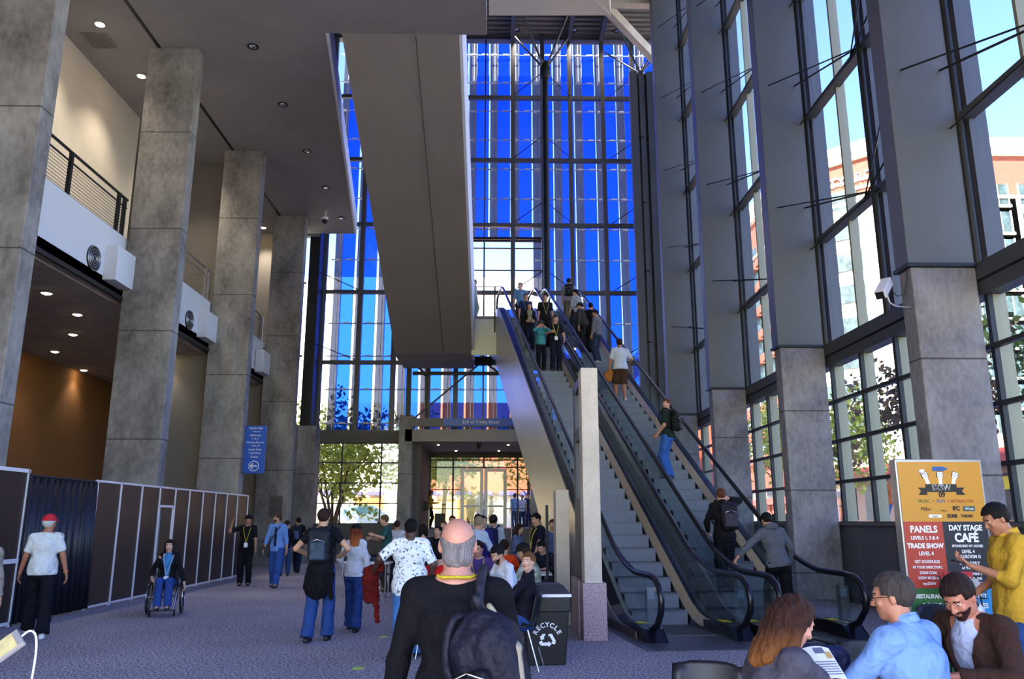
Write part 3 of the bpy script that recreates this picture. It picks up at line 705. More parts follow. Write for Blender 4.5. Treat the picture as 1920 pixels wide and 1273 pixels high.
for a, c in zip(e2[:-1], e2[1:]):
    b = MB(); b.box(0, .03, a+.02, c-.02, .05, TOPZ+.02); b.build('panel', M_part, t)
b = MB()
for y in e2: b.box(-.01, .05, y-.03, y+.03, 0, TOPZ+.05)
b.box(-.01, .05, e2[0], e2[-1], TOPZ, TOPZ+.06); b.box(-.01, .05, e2[0], e2[-1], .03, .08); b.box(-.01, .055, e2[0], e2[-1], .98, 1.05); b.build('frame', M_alu, t)
# black pleated curtain
t = empty('pleated_curtain', (PX, 13.6, 0), 0, 'black pleated curtain hanging in the gap between the partition runs', 'curtain')
b = MB(); ys = np.linspace(0, 2.28, 200); A = []; B = []
for y in ys:
    w_ = .035*sin(y*31+.8*sin(y*7))+.012*sin(y*83)
    A.append(Vector((.03+w_*.5, y, 2.36))); B.append(Vector((.05+w_*1.5, y, .04)))
b.strip(A, B, sm=True); o = b.build('drape', mat('curtain_black', '15151f', .45), t)
o.modifiers.new('thickness', 'SOLIDIFY').thickness = .004
b = MB(); b.tube([(.02, -.05, 2.38), (.02, 2.33, 2.38)], .022, 8); b.box(-.02, .06, -.06, -.02, 0, 2.42); b.build('rod', M_dark, t)
# hanging direction sign on the third column
t = empty('direction_sign', (-7.93, 25.2, 0), 0, 'blue hanging direction sign with white text and a circled left arrow', 'sign')
b = MB(); b.box(-.0, .66, -.02, .02, 3.07, 4.55); b.build('board', M_bluesign, t, bevel=.01)
rows = ['Exhibit Halls', '1 thru 4', 'Ballrooms', 'A, B, C', 'Meeting Rooms', '1 thru 19', 'Austin Suite', 'Trade Show', 'Center']
for k, s in enumerate(rows): text_obj('text_line', s, .085 if k % 2 == 0 else .075, M_wht, t, (.33, -.024, 4.47-k*.105-.012*(k//2)), ext=.001)
b = MB(); b.tube([(.33+.15*cos(a*pi/16), -.025, 3.3+.15*sin(a*pi/16)) for a in range(32)], .011, 6, closed=True)
b.beam((.24, -.025, 3.3), (.43, -.025, 3.3), .006, .035, up=Vector((0, 0, 1))); b.beam((.22, -.025, 3.295), (.31, -.025, 3.38), .006, .03); b.beam((.22, -.025, 3.305), (.31, -.025, 3.22), .006, .03); b.build('arrow', M_wht, t)
b = MB()
for x in (.02, .64):
    for z in (3.1, 4.52): b.tube([(x, -.03, z), (x, .03, z)], .012, 6); b.tube([(-.05, 0, z), (.03, 0, z)], .012, 6)
b.build('standoff', M_chrome, t)

# ------------------------------------------------------------------ blue pleated glass screen outside the far wall
SY = 36.6
M_blue = translucent('blue_panel_glass', (.12, .30, .93), (.02, .10, .72), .14)
M_frost = translucent('grey_panel_glass', (.30, .31, .37), (.16, .16, .19), .4)
M_rod = mat('screen_rod', 'b8bcc8', .3, .6)
t = empty('blue_glass_screen', (0, SY, 0), 0, 'tall outdoor screen of bright blue and grey pleated glass strips beyond the far glass wall', 'glass screen')
def seg_z(x):
    if -1.75 < x < 2.05: return [(5.2, 9.35), (14.9, 26.2)]
    return [(5.2, 26.2)]
x = -7.9; k = 0; per = 1.06
edges_s = []
while x < 7.3:
    for z0, z1 in seg_z(x+.5):
        b = MB(); b.box(x+.37, x+.97, 0, .02, z0, z1); b.build('blue_strip', M_blue, t)
        b = MB(); b.box(x-.01, x+.355, .18, .2, z0, z1); b.build('grey_strip', M_frost, t)
        b = MB(); b.box(x+.355, x+.37, 0, .2, z0, z1); b.box(x+.97, x+.985, -.02, .06, z0, z1); b.box(x+.2, x+.225, .16, .18, z0, z1); b.build('fin', M_rod, t)
    x += per
b = MB(); br = MB()
for j in range(14):
    z = 5.95+1.56*j
    for a, c in (((-8.0, -1.75), (2.05, 7.6)) if 9.35 < z < 14.9 else ((-8.0, 7.6),)):
        b.tube([(a, -.18, z), (c, -.18, z)], .03, 6)
        xx = -7.9
        while xx < 7.3:
            if a <= xx+.5 <= c: br.box(xx+.05, xx+.30, -.24, -.12, z-.02, z+.05); br.box(xx+.62, xx+.9, -.22, -.14, z-.005, z+.06)
            xx += per
b.build('rod', M_rod, t); br.build('clamp', M_alu, t)
b = MB()
for z in (5.2, 9.35, 14.9, 26.2): b.box(-8, 7.6, .2, .3, z-.06, z+.06) if z in (5.2, 26.2) else b.box(-1.8, 2.1, .2, .3, z-.06, z+.06)
b.build('edge_beam', M_mull, t)

# ------------------------------------------------------------------ outside
g = MB(); g.box(9.0, 200, -60, 300, .6, 1.2); g.box(-120, 12.6, 40, 300, .9, 1.25); S('ground', g, mat('paving', 'c9c2b6', .8, nz=.15, scale=.5))
g = MB(); g.box(17, 24, -60, 300, 1.19, 1.21); S('ground_street', g, mat('asphalt', '7c7b7c', .8))
bpy.data.objects['ground'].name = 'floor.005'; bpy.data.objects['ground_street'].name = 'floor.006'
M_trunk = mat('bark', '6b5442', .9, nz=.4, scale=12)
def leaf_mat(n, c, c2): return mat(n, c, .6, nz=1, scale=3, col2=c2)
M_leafY = leaf_mat('leaves_yellow_green', 'e6e458', '8c9a38'); M_leafG = leaf_mat('leaves_green', '7d9440', '3d5226'); M_leafR = leaf_mat('leaves_russet', '9a6a4c', '4a5534')
rng = np.random.default_rng(5)
def tree(loc, trunks, h, cr, cz, lm, lb, grp, n=900, ls=.14):
    t = empty('street_tree', loc, 0, lb, 'tree', grp)
    b = MB()
    for k in range(trunks):
        a = 2*pi*k/max(trunks, 1)+.6; sp = .9 if trunks > 1 else .15
        p = [Vector((.12*cos(a)*(trunks > 1), .12*sin(a)*(trunks > 1), 0))]
        for j in range(1, 6): p.append(Vector((sp*cos(a)*j/5*h*.38, sp*sin(a)*j/5*h*.38, h*.95*j/5)))
        b.tube(p, [.16*(1-.14*j) for j in range(6)] if trunks == 1 else [.10*(1-.14*j) for j in range(6)], 7)
        for m_ in range(4):
            q = p[2+m_ % 3]; dd = Vector((rng.normal(), rng.normal(), .9)).normalized()*cr*.8
            b.tube([q, q+dd*.5+Vector((0, 0, .1)), q+dd], [.05, .03, .012], 5)
    b.build('trunk', M_trunk, t)
    P = rng.normal(size=(n, 3)); P /= np.linalg.norm(P, axis=1)[:, None]; P *= (rng.random(n)[:, None]**.4)*np.array([cr, cr, cr*.75])
    blobs = rng.normal(size=(n//40+1, 3))*np.array([cr*.55, cr*.55, cr*.4])
    P = P*.45+blobs[rng.integers(0, len(blobs), n)]
    vs = []; fs = []
    for i, p in enumerate(P):
        A = rng.normal(size=3); A /= np.linalg.norm(A); B = np.cross(A, rng.normal(size=3)); B /= np.linalg.norm(B); s_ = ls*(.6+rng.random()*.8)
        c = p+np.array([0, 0, cz]); vs += [tuple(c+A*s_), tuple(c+B*s_*.6), tuple(c-A*s_), tuple(c-B*s_*.6)]; fs.append((4*i, 4*i+1, 4*i+2, 4*i+3))
    mesh_obj('foliage', vs, fs, lm, t)
GB = 1.25
tree((-8.6, 42.5, GB), 5, 3.9, 2.7, 3.7, M_leafY, 'sunlit yellow-green tree with several leaning trunks outside the left far window', 'trees outside the entrance', 4200, .15)
tree((-3.0, 44, GB), 1, 4.0, 2.0, 3.7, M_leafY, 'single-trunk sunlit tree outside just left of the entrance doors', 'trees outside the entrance', 2600, .14)
tree((1.6, 46, GB), 1, 4.4, 2.0, 4.4, M_leafY, 'sunlit tree outside right of the entrance doors', 'trees outside the entrance', 2200, .14)
tree((4.8, 44, GB), 1, 4.2, 2.2, 3.9, M_leafY, 'yellow-green tree glimpsed outside between pylon and escalator', 'trees outside the entrance', 900, .13)
for (x_, y_, h_, cr_, lm_, lb_) in ((13.6, 24.5, 5.2, 1.7, M_leafR, 'sparse russet street tree outside the right windows left of the sign'), (15.3, 20.5, 6.2, 2.2, M_leafG, 'dark green street tree outside the window at the right picture edge'),
        (14.0, 33.0, 5, 1.9, M_leafY, 'yellow-green street tree seen through the window behind the grey hooded man'), (14.6, 42, 6, 2.2, M_leafY, 'distant yellow-green street tree through the window beside the right escalator')):
    tree((x_, y_, 1.2), 1, h_, cr_, h_*.78, lm_, lb_, 'street trees outside the right windows', 2400, .12)
# buildings beyond the entrance
M_or = mat('orange_wall', 'b8502a', .8, nz=.25, scale=.3, col2='943420'); M_cream = mat('cream_wall', 'efe3c0', .8); M_wall_w = mat('white_wall', 'eae8e4', .8)
t = empty('building', (0, 56, GB), 0, 'low orange building with cream ground floor across the street beyond the entrance doors', 'building')
b = MB(); b.box(-5.5, 16, 0, 8, 2.2, 8.5); b.build('upper_wall', M_or, t); b = MB(); b.box(-40, 16, .2, 8, 0, 2.2); b.box(-40, -5.5, .2, 8, 2.2, 8.5); b.build('ground_floor', M_cream, t)
b = MB()
for k in range(26): b.box(-24+1.5*k, -24.0+1.5*k+1.1, -.3, .2, 2.1, 2.35)
b.build('awning', mat('awning_violet', '4a4488', .7), t)
b = MB()
for x0 in (-22, -16, -4.5, 2, 9): b.box(x0, x0+2.6, .12, .2, .3, 1.8)
b.build('shop_window', mat('shop_window', 'd8a860', .3), t)
b = MB(); b.box(-9.8, -8.0, -.1, .2, 0, 1.9); b.build('doorway', mat('orange_door', 'd06a28', .6), t)
t = empty('building', (0, 95, 0), 0, 'plain white block added as bright backing far beyond the blue glass screen', 'building')
b = MB(); b.box(-30, 6, 0, 10, 0, 31); b.build('wall', M_wall_w, t)  # added to show bright white behind the glass and feed the blue strips
# hotel
t = empty('hotel', (31.5, 74, 0), 0, 'large brick and white hotel with rows of windows beyond the right glass wall', 'building')
M_brick = mat('hotel_brick', '8e4c3a', .85, nz=.2, scale=2); M_hw = mat('hotel_white', 'e9e3da', .85); M_hwin = mat('hotel_window', '4c5e5c', .5, 0, nz=.5, scale=1.5, col2='1e2a2c'); M_corn = mat('cornice', 'ddd6c4', .7)
HT = 39.2
b = MB(); b.box(6, 70, 0, 20, 0, HT-6); b.box(0, 20, 6, 120, 0, HT-6); b.prism([(0, 6), (6, 0), (20, 0), (20, 20), (0, 20)], lambda a, c, d: (a, c, d), 0, HT-6); b.build('white_wall', M_hw, t)
b = MB(); b.prism([(0, 6), (6, 0), (70, 0), (70, 20), (20, 20), (20, 120), (0, 120)], lambda a, c, d: (a, c, d), HT-6, HT-1.6)
b.box(-.1, .0, 6, 120, 5, 8.4); b.box(6, 70, -.1, 0, 5, 8.4); b.build('brick_band', M_brick, t)
b = MB(); b.prism([(-.5, 5.8), (5.8, -.5), (70, -.5), (70, 20), (20, 20), (20, 120), (-.5, 120)], lambda a, c, d: (a, c, d), HT-1.6, HT-.9)
b.prism([(-.9, 5.6), (5.6, -.9), (70, -.9), (70, 20), (20, 20), (20, 120), (-.9, 120)], lambda a, c, d: (a, c, d), HT-.9, HT); b.prism([(-.25, 5.9), (5.9, -.25), (70, -.25), (70, 20), (20, 20), (20, 120), (-.25, 120)], lambda a, c, d: (a, c, d), HT-6.2, HT-5.9); b.box(6, 70, -.3, 0, 8.4, 8.8); b.box(-.3, 0, 6, 120, 8.4, 8.8); b.build('cornice', M_corn, t)
wi = 0
for fl in range(11):
    z = 3.4+2.9*fl
    if z+2 > HT-1.8: break
    for k in range(14):
        x0 = 8.0+3.1*k; b = MB(); b.box(x0, x0+1.9, -.06, .02, z, z+2.1); o = b.build('window', M_hwin, t)
        b = MB(); b.box(x0-.12, x0, -.12, 0, z-.1, z+2.2); b.box(x0+1.9, x0+2.02, -.12, 0, z-.1, z+2.2); b.box(x0+.92, x0+.98, -.1, 0, z, z+2.1); b.box(x0-.2, x0+2.1, -.25, 0, z-.35, z-.1); b.build('frame', M_corn, o)
    for k in range(10):
        y0 = 8.0+3.6*k; b = MB(); b.box(-.06, .02, y0, y0+2.2, z, z+2.1); o = b.build('window', M_hwin, t)
        b = MB(); b.box(-.7, 0, y0-.3, y0+2.5, z-1.0, z-.1); b.build('balcony', M_brick, o)
for k, z in enumerate(np.arange(HT-11, HT-3, .9)):
    b = MB(); b.beam((-.05, 6, z), (6, -.05, z), .25, .28); b.build('ledge', M_corn, t)
b = MB()
for z in np.arange(3, HT-4, 3.3): b.beam((1.2, 4.6, z+.9), (4.6, 1.2, z+.9), .2, 1.8)
b.build('corner_window', M_hwin, t)
for s, z, sz in (('COURTYARD', HT-3.6, 2.3), ('MARRIOTT', HT-5.6, .9)):
    text_obj('lettering', s, sz*.62, mat('letters_white', 'f4f0e6', .6) if sz > 1 else mat('letters_red', 'a02828', .6), t, (2.9, 2.9, z), (pi/2, 0, -pi/4), ext=.1)
b = MB(); b.box(-1.2, -.1, 8, 118, 3.4, 4.1); b.box(8, 70, -1.2, -.1, 3.4, 4.1); b.build('awning', mat('red_awning', 'b04438', .7), t)
t = empty('building', (24.5, 28, 1.2), 0, 'low shopfront with red awning and yellow sign across the side street', 'building')
b = MB(); b.box(0, 6, 0, 40, 0, 4.6); b.build('wall', mat('tan_shop', 'c8a888', .8), t); b = MB(); b.box(-.9, 0, 0, 40, 3.0, 3.8); b.build('awning', MATS['red_awning'], t)
b = MB()
for k in range(9): b.box(-.06, 0, 1+4.4*k, 4+4.4*k, .5, 2.7)
b.build('shop_window', M_hwin, t)
b = MB(); b.box(-.5, -.35, 8, 11, 1.9, 2.5); b.build('yellow_sign', M_yel, t)
# parked car outside the tree window
t = empty('car', (-8.4, 50, GB-.15), radians(4), 'pale parked car outside the window under the yellow-green tree', 'car')
b = MB(); P = [(-2.2, .35), (-2.15, .8), (-1.3, .92), (-.7, 1.4), (.8, 1.42), (1.5, .95), (2.1, .85), (2.2, .4)]
b.prism(P, lambda a, z, d: (a, d, z), -.85, .85); b.build('body', mat('car_paint', 'dfe8ee', .2, .3), t, bevel=.05)
b = MB(); b.prism([(-1.15, .95), (-.65, 1.35), (.75, 1.37), (1.35, .96)], lambda a, z, d: (a, d, z), -.87, .87); b.build('side_glass', mat('car_glass', '7fb2b8', .1, .3), t)
for x_ in (-1.4, 1.4):
    for y_ in (-.8, .8): b = MB(); b.tube([(x_, y_-.1, .33), (x_, y_+.1, .33)], .33, 18); b.build('wheel', M_black, t)

# ------------------------------------------------------------------ implicit-surface modeller (bodies, clothes, bags)
F32 = np.float32
import zlib
def crc(s): return zlib.crc32(s.encode())
def smin(a, b, k):
    h = np.clip(.5+.5*(b-a)/k, 0, 1); return b*(1-h)+a*h-k*h*(1-h)
def cone(a, b, ra, rb, flat=0):
    """tapered capsule a->b; flat=1 cuts it square at b, 2 at both ends"""
    a = np.array(a, F32); b = np.array(b, F32); d = b-a; L2 = float(d@d)+1e-9; Ln = L2**.5; lo = np.minimum(a, b)-max(ra, rb); hi = np.maximum(a, b)+max(ra, rb)
    def f(p):
        q = p-a; t = (q@d)/L2; tc = np.clip(t, 0, 1); r = ra+(rb-ra)*tc
        D = np.linalg.norm(q-tc[:, None]*d, axis=1)-r
        if flat: D = np.maximum(D, (t-1)*Ln)
        if flat == 2: D = np.maximum(D, -t*Ln)
        return D
    return f, lo, hi
def ell(c, r, R=None):
    c = np.array(c, F32); r = np.array(r, F32); m = float(r.max())
    RT = None if R is None else np.array(R, F32)
    def f(p):
        q = p-c
        if RT is not None: q = q@RT
        k0 = np.linalg.norm(q/r, axis=1); k1 = np.linalg.norm(q/(r*r), axis=1)+1e-9
        return k0*(k0-1)/k1
    return f, c-m, c+m
def rbox(c, h, rad, R=None):
    c = np.array(c, F32); h = np.array(h, F32)-rad; RT = None if R is None else np.array(R, F32); m = float(np.linalg.norm(h)+rad)
    def f(p):
        q = p-c
        if RT is not None: q = q@RT
        q = np.abs(q)-h
        return np.linalg.norm(np.maximum(q, 0), axis=1)+np.minimum(q.max(axis=1), 0)-rad
    return f, c-m, c+m
class Field:
    """smooth union of primitives, optional cuts (functions that must stay negative) and ripple"""
    def __init__(s): s.g = []; s.cuts = []; s.rip = None
    def add(s, prim, k=.02): s.g.append((prim, k)); return s
    def cut(s, fn): s.cuts.append(fn); return s
    def eval(s, p):
        d = np.full(len(p), 9.0, F32)
        for (f, lo, hi), k in s.g:
            pad = .12
            m = np.all((p > lo-pad) & (p < hi+pad), axis=1)
            if m.any(): d[m] = smin(d[m], f(p[m]), k)
        if s.rip is not None: d = d+s.rip(p)
        for c in s.cuts: d = np.maximum(d, c(p))
        return d
    def bounds(s):
        lo = np.min([g[0][1] for g in s.g], axis=0); hi = np.max([g[0][2] for g in s.g], axis=0); return lo-.03, hi+.03
def surface(F, h):
    lo, hi = F.bounds(); B = 4
    n = (np.ceil((hi-lo)/(h*B)).astype(int)+1); N = n*B+1
    gx = [lo[i]+h*B*(np.arange(n[i])+.5) for i in range(3)]
    cc = np.stack(np.meshgrid(*gx, indexing='ij'), -1).reshape(-1, 3).astype(F32)
    dc = F.eval(cc); act = np.abs(dc) < h*B*1.35+.015
    V = np.ones(tuple(N), F32)
    sgn = np.where(dc < 0, -1, 1).reshape(tuple(n)).astype(F32)
    V[:-1, :-1, :-1] = np.repeat(np.repeat(np.repeat(sgn, B, 0), B, 1), B, 2)
    ib = np.argwhere(act.reshape(tuple(n))); 
    off = np.stack(np.meshgrid(*[np.arange(B+1)]*3, indexing='ij'), -1).reshape(-1, 3)
    idx = (ib[:, None, :]*B+off[None]).reshape(-1, 3)
    fl = np.unique((idx[:, 0]*N[1]+idx[:, 1])*N[2]+idx[:, 2])
    ii = np.stack(np.unravel_index(fl, tuple(N)), -1)
    V.reshape(-1)[fl] = F.eval((lo+ii*h).astype(F32))
    Sg = V < 0
    c = [Sg[a:Sg.shape[0]-1+a, b:Sg.shape[1]-1+b, e:Sg.shape[2]-1+e] for a in (0, 1) for b in (0, 1) for e in (0, 1)]
    s_ = sum(x.astype(np.int8) for x in c); cells = np.argwhere((s_ > 0) & (s_ < 8))
    if len(cells) == 0: return [], []
    acc = np.zeros((len(cells), 3)); cnt = np.zeros(len(cells))
    for ax in range(3):
        o1, o2 = [q for q in range(3) if q != ax]
        for u in (0, 1):
            for v in (0, 1):
                A = cells.copy(); A[:, o1] += u; A[:, o2] += v; Bq = A.copy(); Bq[:, ax] += 1
                va = V[A[:, 0], A[:, 1], A[:, 2]]; vb = V[Bq[:, 0], Bq[:, 1], Bq[:, 2]]; m = (va < 0) != (vb < 0)
                t = np.where(m, va/(va-vb+1e-12), 0); P = A.astype(float); P[:, ax] += t
                acc[m] += P[m]; cnt[m] += 1
    verts = lo+acc/cnt[:, None]*h
    vid = -np.ones(tuple(np.array(V.shape)-1), np.int64); vid[cells[:, 0], cells[:, 1], cells[:, 2]] = np.arange(len(cells))
    quads = []
    for ax in range(3):
        o1, o2 = [(1, 2), (2, 0), (0, 1)][ax]
        sl0 = [slice(None)]*3; sl1 = [slice(None)]*3; sl0[ax] = slice(0, -1); sl1[ax] = slice(1, None)
        e = Sg[tuple(sl0)] != Sg[tuple(sl1)]; E_ = np.argwhere(e)
        E_ = E_[(E_[:, o1] > 0) & (E_[:, o2] > 0) & (E_[:, o1] < vid.shape[o1]) & (E_[:, o2] < vid.shape[o2])]
        inside = Sg[E_[:, 0], E_[:, 1], E_[:, 2]]
        def q(d1, d2):
            G = E_.copy(); G[:, o1] -= d1; G[:, o2] -= d2; return vid[G[:, 0], G[:, 1], G[:, 2]]
        Q = np.stack([q(1, 1), q(0, 1), q(0, 0), q(1, 0)], -1); Q[~inside] = Q[~inside][:, ::-1]
        quads.append(Q[(Q >= 0).all(1)])
    return verts, np.concatenate(quads)
def field_obj(name, F, h, mats, parent=None, zone=None):
    v, q = surface(F, h)
    me = bpy.data.meshes.new(name); 
    if len(v):
        me.vertices.add(len(v)); me.vertices.foreach_set('co', np.asarray(v, np.float32).ravel())
        me.loops.add(len(q)*4); me.loops.foreach_set('vertex_index', q.ravel().astype(np.int32))
        me.polygons.add(len(q)); me.polygons.foreach_set('loop_start', np.arange(0, 4*len(q), 4, dtype=np.int32)); 
        me.polygons.foreach_set('use_smooth', np.ones(len(q), bool))
    for m_ in (mats if isinstance(mats, (list, tuple)) else [mats]): me.materials.append(m_)
    if zone is not None and len(v):
        me.polygons.foreach_set('material_index', zone(v[q].mean(1)).astype(np.int32))
    me.update(calc_edges=True); o = bpy.data.objects.new(name, me); COL.objects.link(o)
    if parent is not None: o.parent = parent
    return o
def ripple(amp, fr, seed, dirs=(1, 1, 1)):
    r = np.random.default_rng(seed); K = r.normal(size=(4, 3))*fr*np.array(dirs); ph = r.random(4)*6.28
    def f(p):
        w = np.zeros(len(p), F32); wx = .6*np.sin(p@(K[0]*.35)+ph[3])
        for k in range(3): w += np.sin(p@K[k+1]+ph[k]+1.6*wx)
        return (w*amp/3).astype(F32)
    return f

# ------------------------------------------------------------------ people
def cloth(c, rough=.85, nz=0, **k): return mat('cloth_'+(c if isinstance(c, str) else 'x')+('_%d' % int(nz*100) if nz else ''), c, rough, nz=nz, spec=.2, bump=1.0, bscale=7, **k)
def skinm(c): return mat('skin_'+c, c, .5, nz=.12, scale=25)
M_eye = mat('eye_white', 'e8e4de', .25); M_iris = mat('iris_dark', '2a1c14', .2)
def hairm(c, c2=None):
    if 'hair_'+c in MATS: return MATS['hair_'+c]
    m = mat('hair_'+c, c, .6, spec=.2, nz=.5, scale=22, bump=.8, bscale=60, stretch=(2.5, 2.5, .25))
    if c2:      # roots c, tips c2; light on the reading woman's ends is painted in
        N = m.node_tree.nodes; L = m.node_tree.links; b = N['Principled BSDF']; src = b.inputs['Base Color'].links[0].from_socket
        tc = N.new('ShaderNodeTexCoord'); sp = N.new('ShaderNodeSeparateXYZ'); L.new(tc.outputs['Generated'], sp.inputs[0])
        r = N.new('ShaderNodeMapRange'); r.inputs[1].default_value = .62; r.inputs[2].default_value = .15; L.new(sp.outputs[2], r.inputs[0])
        x = N.new('ShaderNodeMixRGB'); L.new(r.outputs[0], x.inputs[0]); L.new(src, x.inputs[1]); x.inputs[2].default_value = lin(c2); L.new(x.outputs[0], b.inputs['Base Color'])
    return m
def Rz(a): return Matrix.Rotation(a, 3, 'Z')
def Rx(a): return Matrix.Rotation(a, 3, 'X')
def Ry(a): return Matrix.Rotation(a, 3, 'Y')
def ik(a, b, l1, l2, pole):
    a = Vector(a); b = Vector(b); d = b-a; L = min(d.length, (l1+l2)*.998); d.normalize(); b = a+d*L
    x = (l1*l1-l2*l2+L*L)/(2*L); hgt = max(l1*l1-x*x, 0)**.5
    p = Vector(pole); p = (p-d*p.dot(d)).normalized(); return a+d*x+p*hgt, b
def person(label, loc, yaw=0, H=1.75, h=.012, female=False, skin='c99a7c', lean=0, bend=0, twist=0, side=0, hip=None, sit=False,
           head=(0, 0, 0), hands=((-.24, .05, .86), (.24, .05, .86)), elbow=((-.6, -1, -.3), (.6, -1, -.3)), feet=((-.1, -.02, 0), (.1, .02, 0)), toes=(0, 0), footpitch=(0, 0), knee=(0, 1, .2),
           shirt='30303a', sleeve=.55, shirt2=None, hem=.06, shirtk=1.0, open_=None, pants='2c3040', leg=1.0, flare=0, shoes='1a1a1c', hair='2a1c14', hairc2=None, style='short',
           cap=None, lanyard=None, badge=False, beard=None, belly=0, wrap=None, collar=None, tie=None, grip=.5, palm=(None, None), group=None, build=1.0, glasses=False, lips=None, hood=None, shirtmat=None, watch=None, bust=1):
    k = H/1.75; T = empty('person', loc, radians(yaw), label, 'person', group)
    sk_m = skinm(skin)
    hz = (hip if hip is not None else .94)*1.0
    P = Vector((0, 0, hz))                                       # pelvis, in 1.75 m units
    Rp = Rz(radians(twist*.3)) @ Ry(radians(side)) @ Rx(-radians(lean)); Rc = Rz(radians(twist)) @ Ry(radians(side)) @ Rx(-radians(lean+bend))
    bw = build*(.93 if female else 1.0)
    def PT(x, y, z): return P+Rp @ Vector((x, y, z))
    waist = PT(0, .0, .17)
    def CT(x, y, z): return waist+Rc @ Vector((x, y, z-.17))
    shx = .163*bw if not female else .143*bw
    SH = [CT(-shx, -.01, .476), CT(shx, -.01, .476)]; NB = CT(0, -.015, .53)
    hy, hp, hr = head
    Rh = Rz(radians(hy)) @ Rx(-radians(hp)) @ Ry(radians(hr)) if not sit or True else None
    HC = NB+Rc @ Vector((0, .0, .026))+Rh @ Vector((0, .03, .12))
    hs_ = .97 if female else 1.0
    def HT_(x, y, z): return HC+Rh @ (Vector((x, y, z))*hs_)
    Rhn = np.array(Rh, F32); Rpn = np.array(Rp, F32); Rcn = np.array(Rc, F32); HCn = np.array(HC, F32)
    def hloc(p): return ((p-HCn)@Rhn)/hs_
    # limbs
    HIP = [PT(-.092*bw, 0, -.02), PT(.092*bw, 0, -.02)]; KN = []; AN = []
    for i in range(2):
        a = Vector(feet[i])+Vector((0, 0, .085)); kk, aa = ik(HIP[i], a, .435, .43, knee if not isinstance(knee[0], tuple) else knee[i]); KN.append(kk); AN.append(aa)
    EL = []; WR = []
    for i in range(2): e, w = ik(SH[i], hands[i], .285, .255, elbow[i]); EL.append(e); WR.append(w)
    B = Field(); sw = .05
    B.add(ell(PT(0, -.005, .0), (.155*bw, .115*bw+belly*.3, .12), Rpn), .04).add(ell(PT(0, belly*.4, .12), (.135*bw+belly*.5, .10*bw+belly, .13), Rpn), .05)
    B.add(ell(CT(0, 0, .33), (.155*bw, .108*bw+belly*.2, .18), Rcn), .05).add(cone(SH[0], SH[1], .058*bw, .058*bw), .05)
    B.add(cone(NB, (SH[0]+NB)/2, .05, .045), .04).add(cone(NB, (SH[1]+NB)/2, .05, .045), .04)
    fb = .062*bust if female else 0
    if female: B.add(ell(CT(-.072, .085, .335), (fb, fb, fb), Rcn), .03).add(ell(CT(.072, .085, .335), (fb, fb, fb), Rcn), .03)
    nr = .046 if female else .053
    B.add(cone(NB-Rc @ Vector((0, 0, .02)), HT_(0, -.018, -.055), nr, nr*.92), .03)
    for i in range(2):
        B.add(cone(SH[i], EL[i], .052*bw, .040*bw), .03).add(cone(EL[i], WR[i], .041*bw, .026), .015)
        B.add(cone(HIP[i], KN[i], .085*bw, .058*bw), .03).add(cone(KN[i], AN[i], .056*bw, .038), .02)
        m_ = KN[i].lerp(AN[i], .28)+(Rp @ Vector((0, -.018, 0))); B.add(ell(m_, (.052*bw, .052*bw, .10)), .03)
    # hands
    for i in range(2):
        sx = -1 if i == 0 else 1; d = (WR[i]-EL[i]).normalized()
        n_ = Vector(palm[i]) if palm[i] else Vector((-sx, 0, 0)); n_ = (n_-d*n_.dot(d)).normalized()          # palm faces n_
        th = n_.cross(d)*(-sx)                                                                                 # thumb side
        if not palm[i] and th.y < 0: th = -th
        g_ = grip if not isinstance(grip, tuple) else grip[i]
        for j in range(4):
            o_ = th*(.027-.018*j); k0 = WR[i]+d*(.082-.004*abs(j-1))+o_
            B.add(cone(WR[i]+o_*.6, k0, .015, .012), .012)
            ln = (.042, .047, .044, .034)[j]; p = k0; an = g_*(.7+.08*j)
            for q, (lf, rr) in enumerate(((1, .0098), (.65, .009), (.5, .0082))):
                dd = d*cos(an)+n_*sin(an); p2 = p+dd*ln*lf; B.add(cone(p, p2, max(rr, h*.62), max(rr*.94, h*.6)), .006); p = p2; an += g_*(.9)
        t0 = WR[i]+d*.02+th*.02; t1 = t0+(d*.6+th*.65+n_*.25).normalized()*.04; t2 = t1+(d*.9+th*.25+n_*.35*g_*2).normalized()*.032; t3 = t2+(d*.95+n_*.5*g_).normalized()*.026
        B.add(cone(t0, t1, .015, .0125), .012).add(cone(t1, t2, max(.0115, h*.62), max(.0105, h*.6)), .006).add(cone(t2, t3, max(.0105, h*.6), max(.009, h*.58)), .006)
    # feet inside shoes
    FD = []
    for i in range(2):
        fd = Rz(radians(toes[i])) @ Vector((0, cos(radians(footpitch[i])), -sin(radians(footpitch[i])))); FD.append(fd)
        B.add(cone(AN[i]-Vector((0, 0, .02)), AN[i]+fd*.13-Vector((0, 0, .045)), .038, .028), .03)
    # head
    jaw = .9 if female else 1.0
    B.add(ell(HT_(0, -.012, .030), (.074*hs_, .094*hs_, .088*hs_), Rhn), .02).add(ell(HT_(0, .022, -.042), (.056*jaw*hs_, .064*hs_, .066*hs_), Rhn), .035)
    B.add(ell(HT_(0, .062, -.088), (.022*jaw, .017, .016), Rhn), .025).add(ell(HT_(-.045, -.0, -.055), (.016*jaw, .03, .03), Rhn), .03).add(ell(HT_(.045, -.0, -.055), (.016*jaw, .03, .03), Rhn), .03)
    B.add(cone(HT_(0, .083, .018), HT_(0, .103, -.022), .007, .0115), .010).add(cone(HT_(-.010, .092, -.026), HT_(.010, .092, -.026), .008, .008), .008)
    B.add(ell(HT_(0, .076, .034), (.045, .014, .009), Rhn), .014).add(ell(HT_(-.036, .066, -.018), (.02, .014, .016), Rhn), .02).add(ell(HT_(.036, .066, -.018), (.02, .014, .016), Rhn), .02)
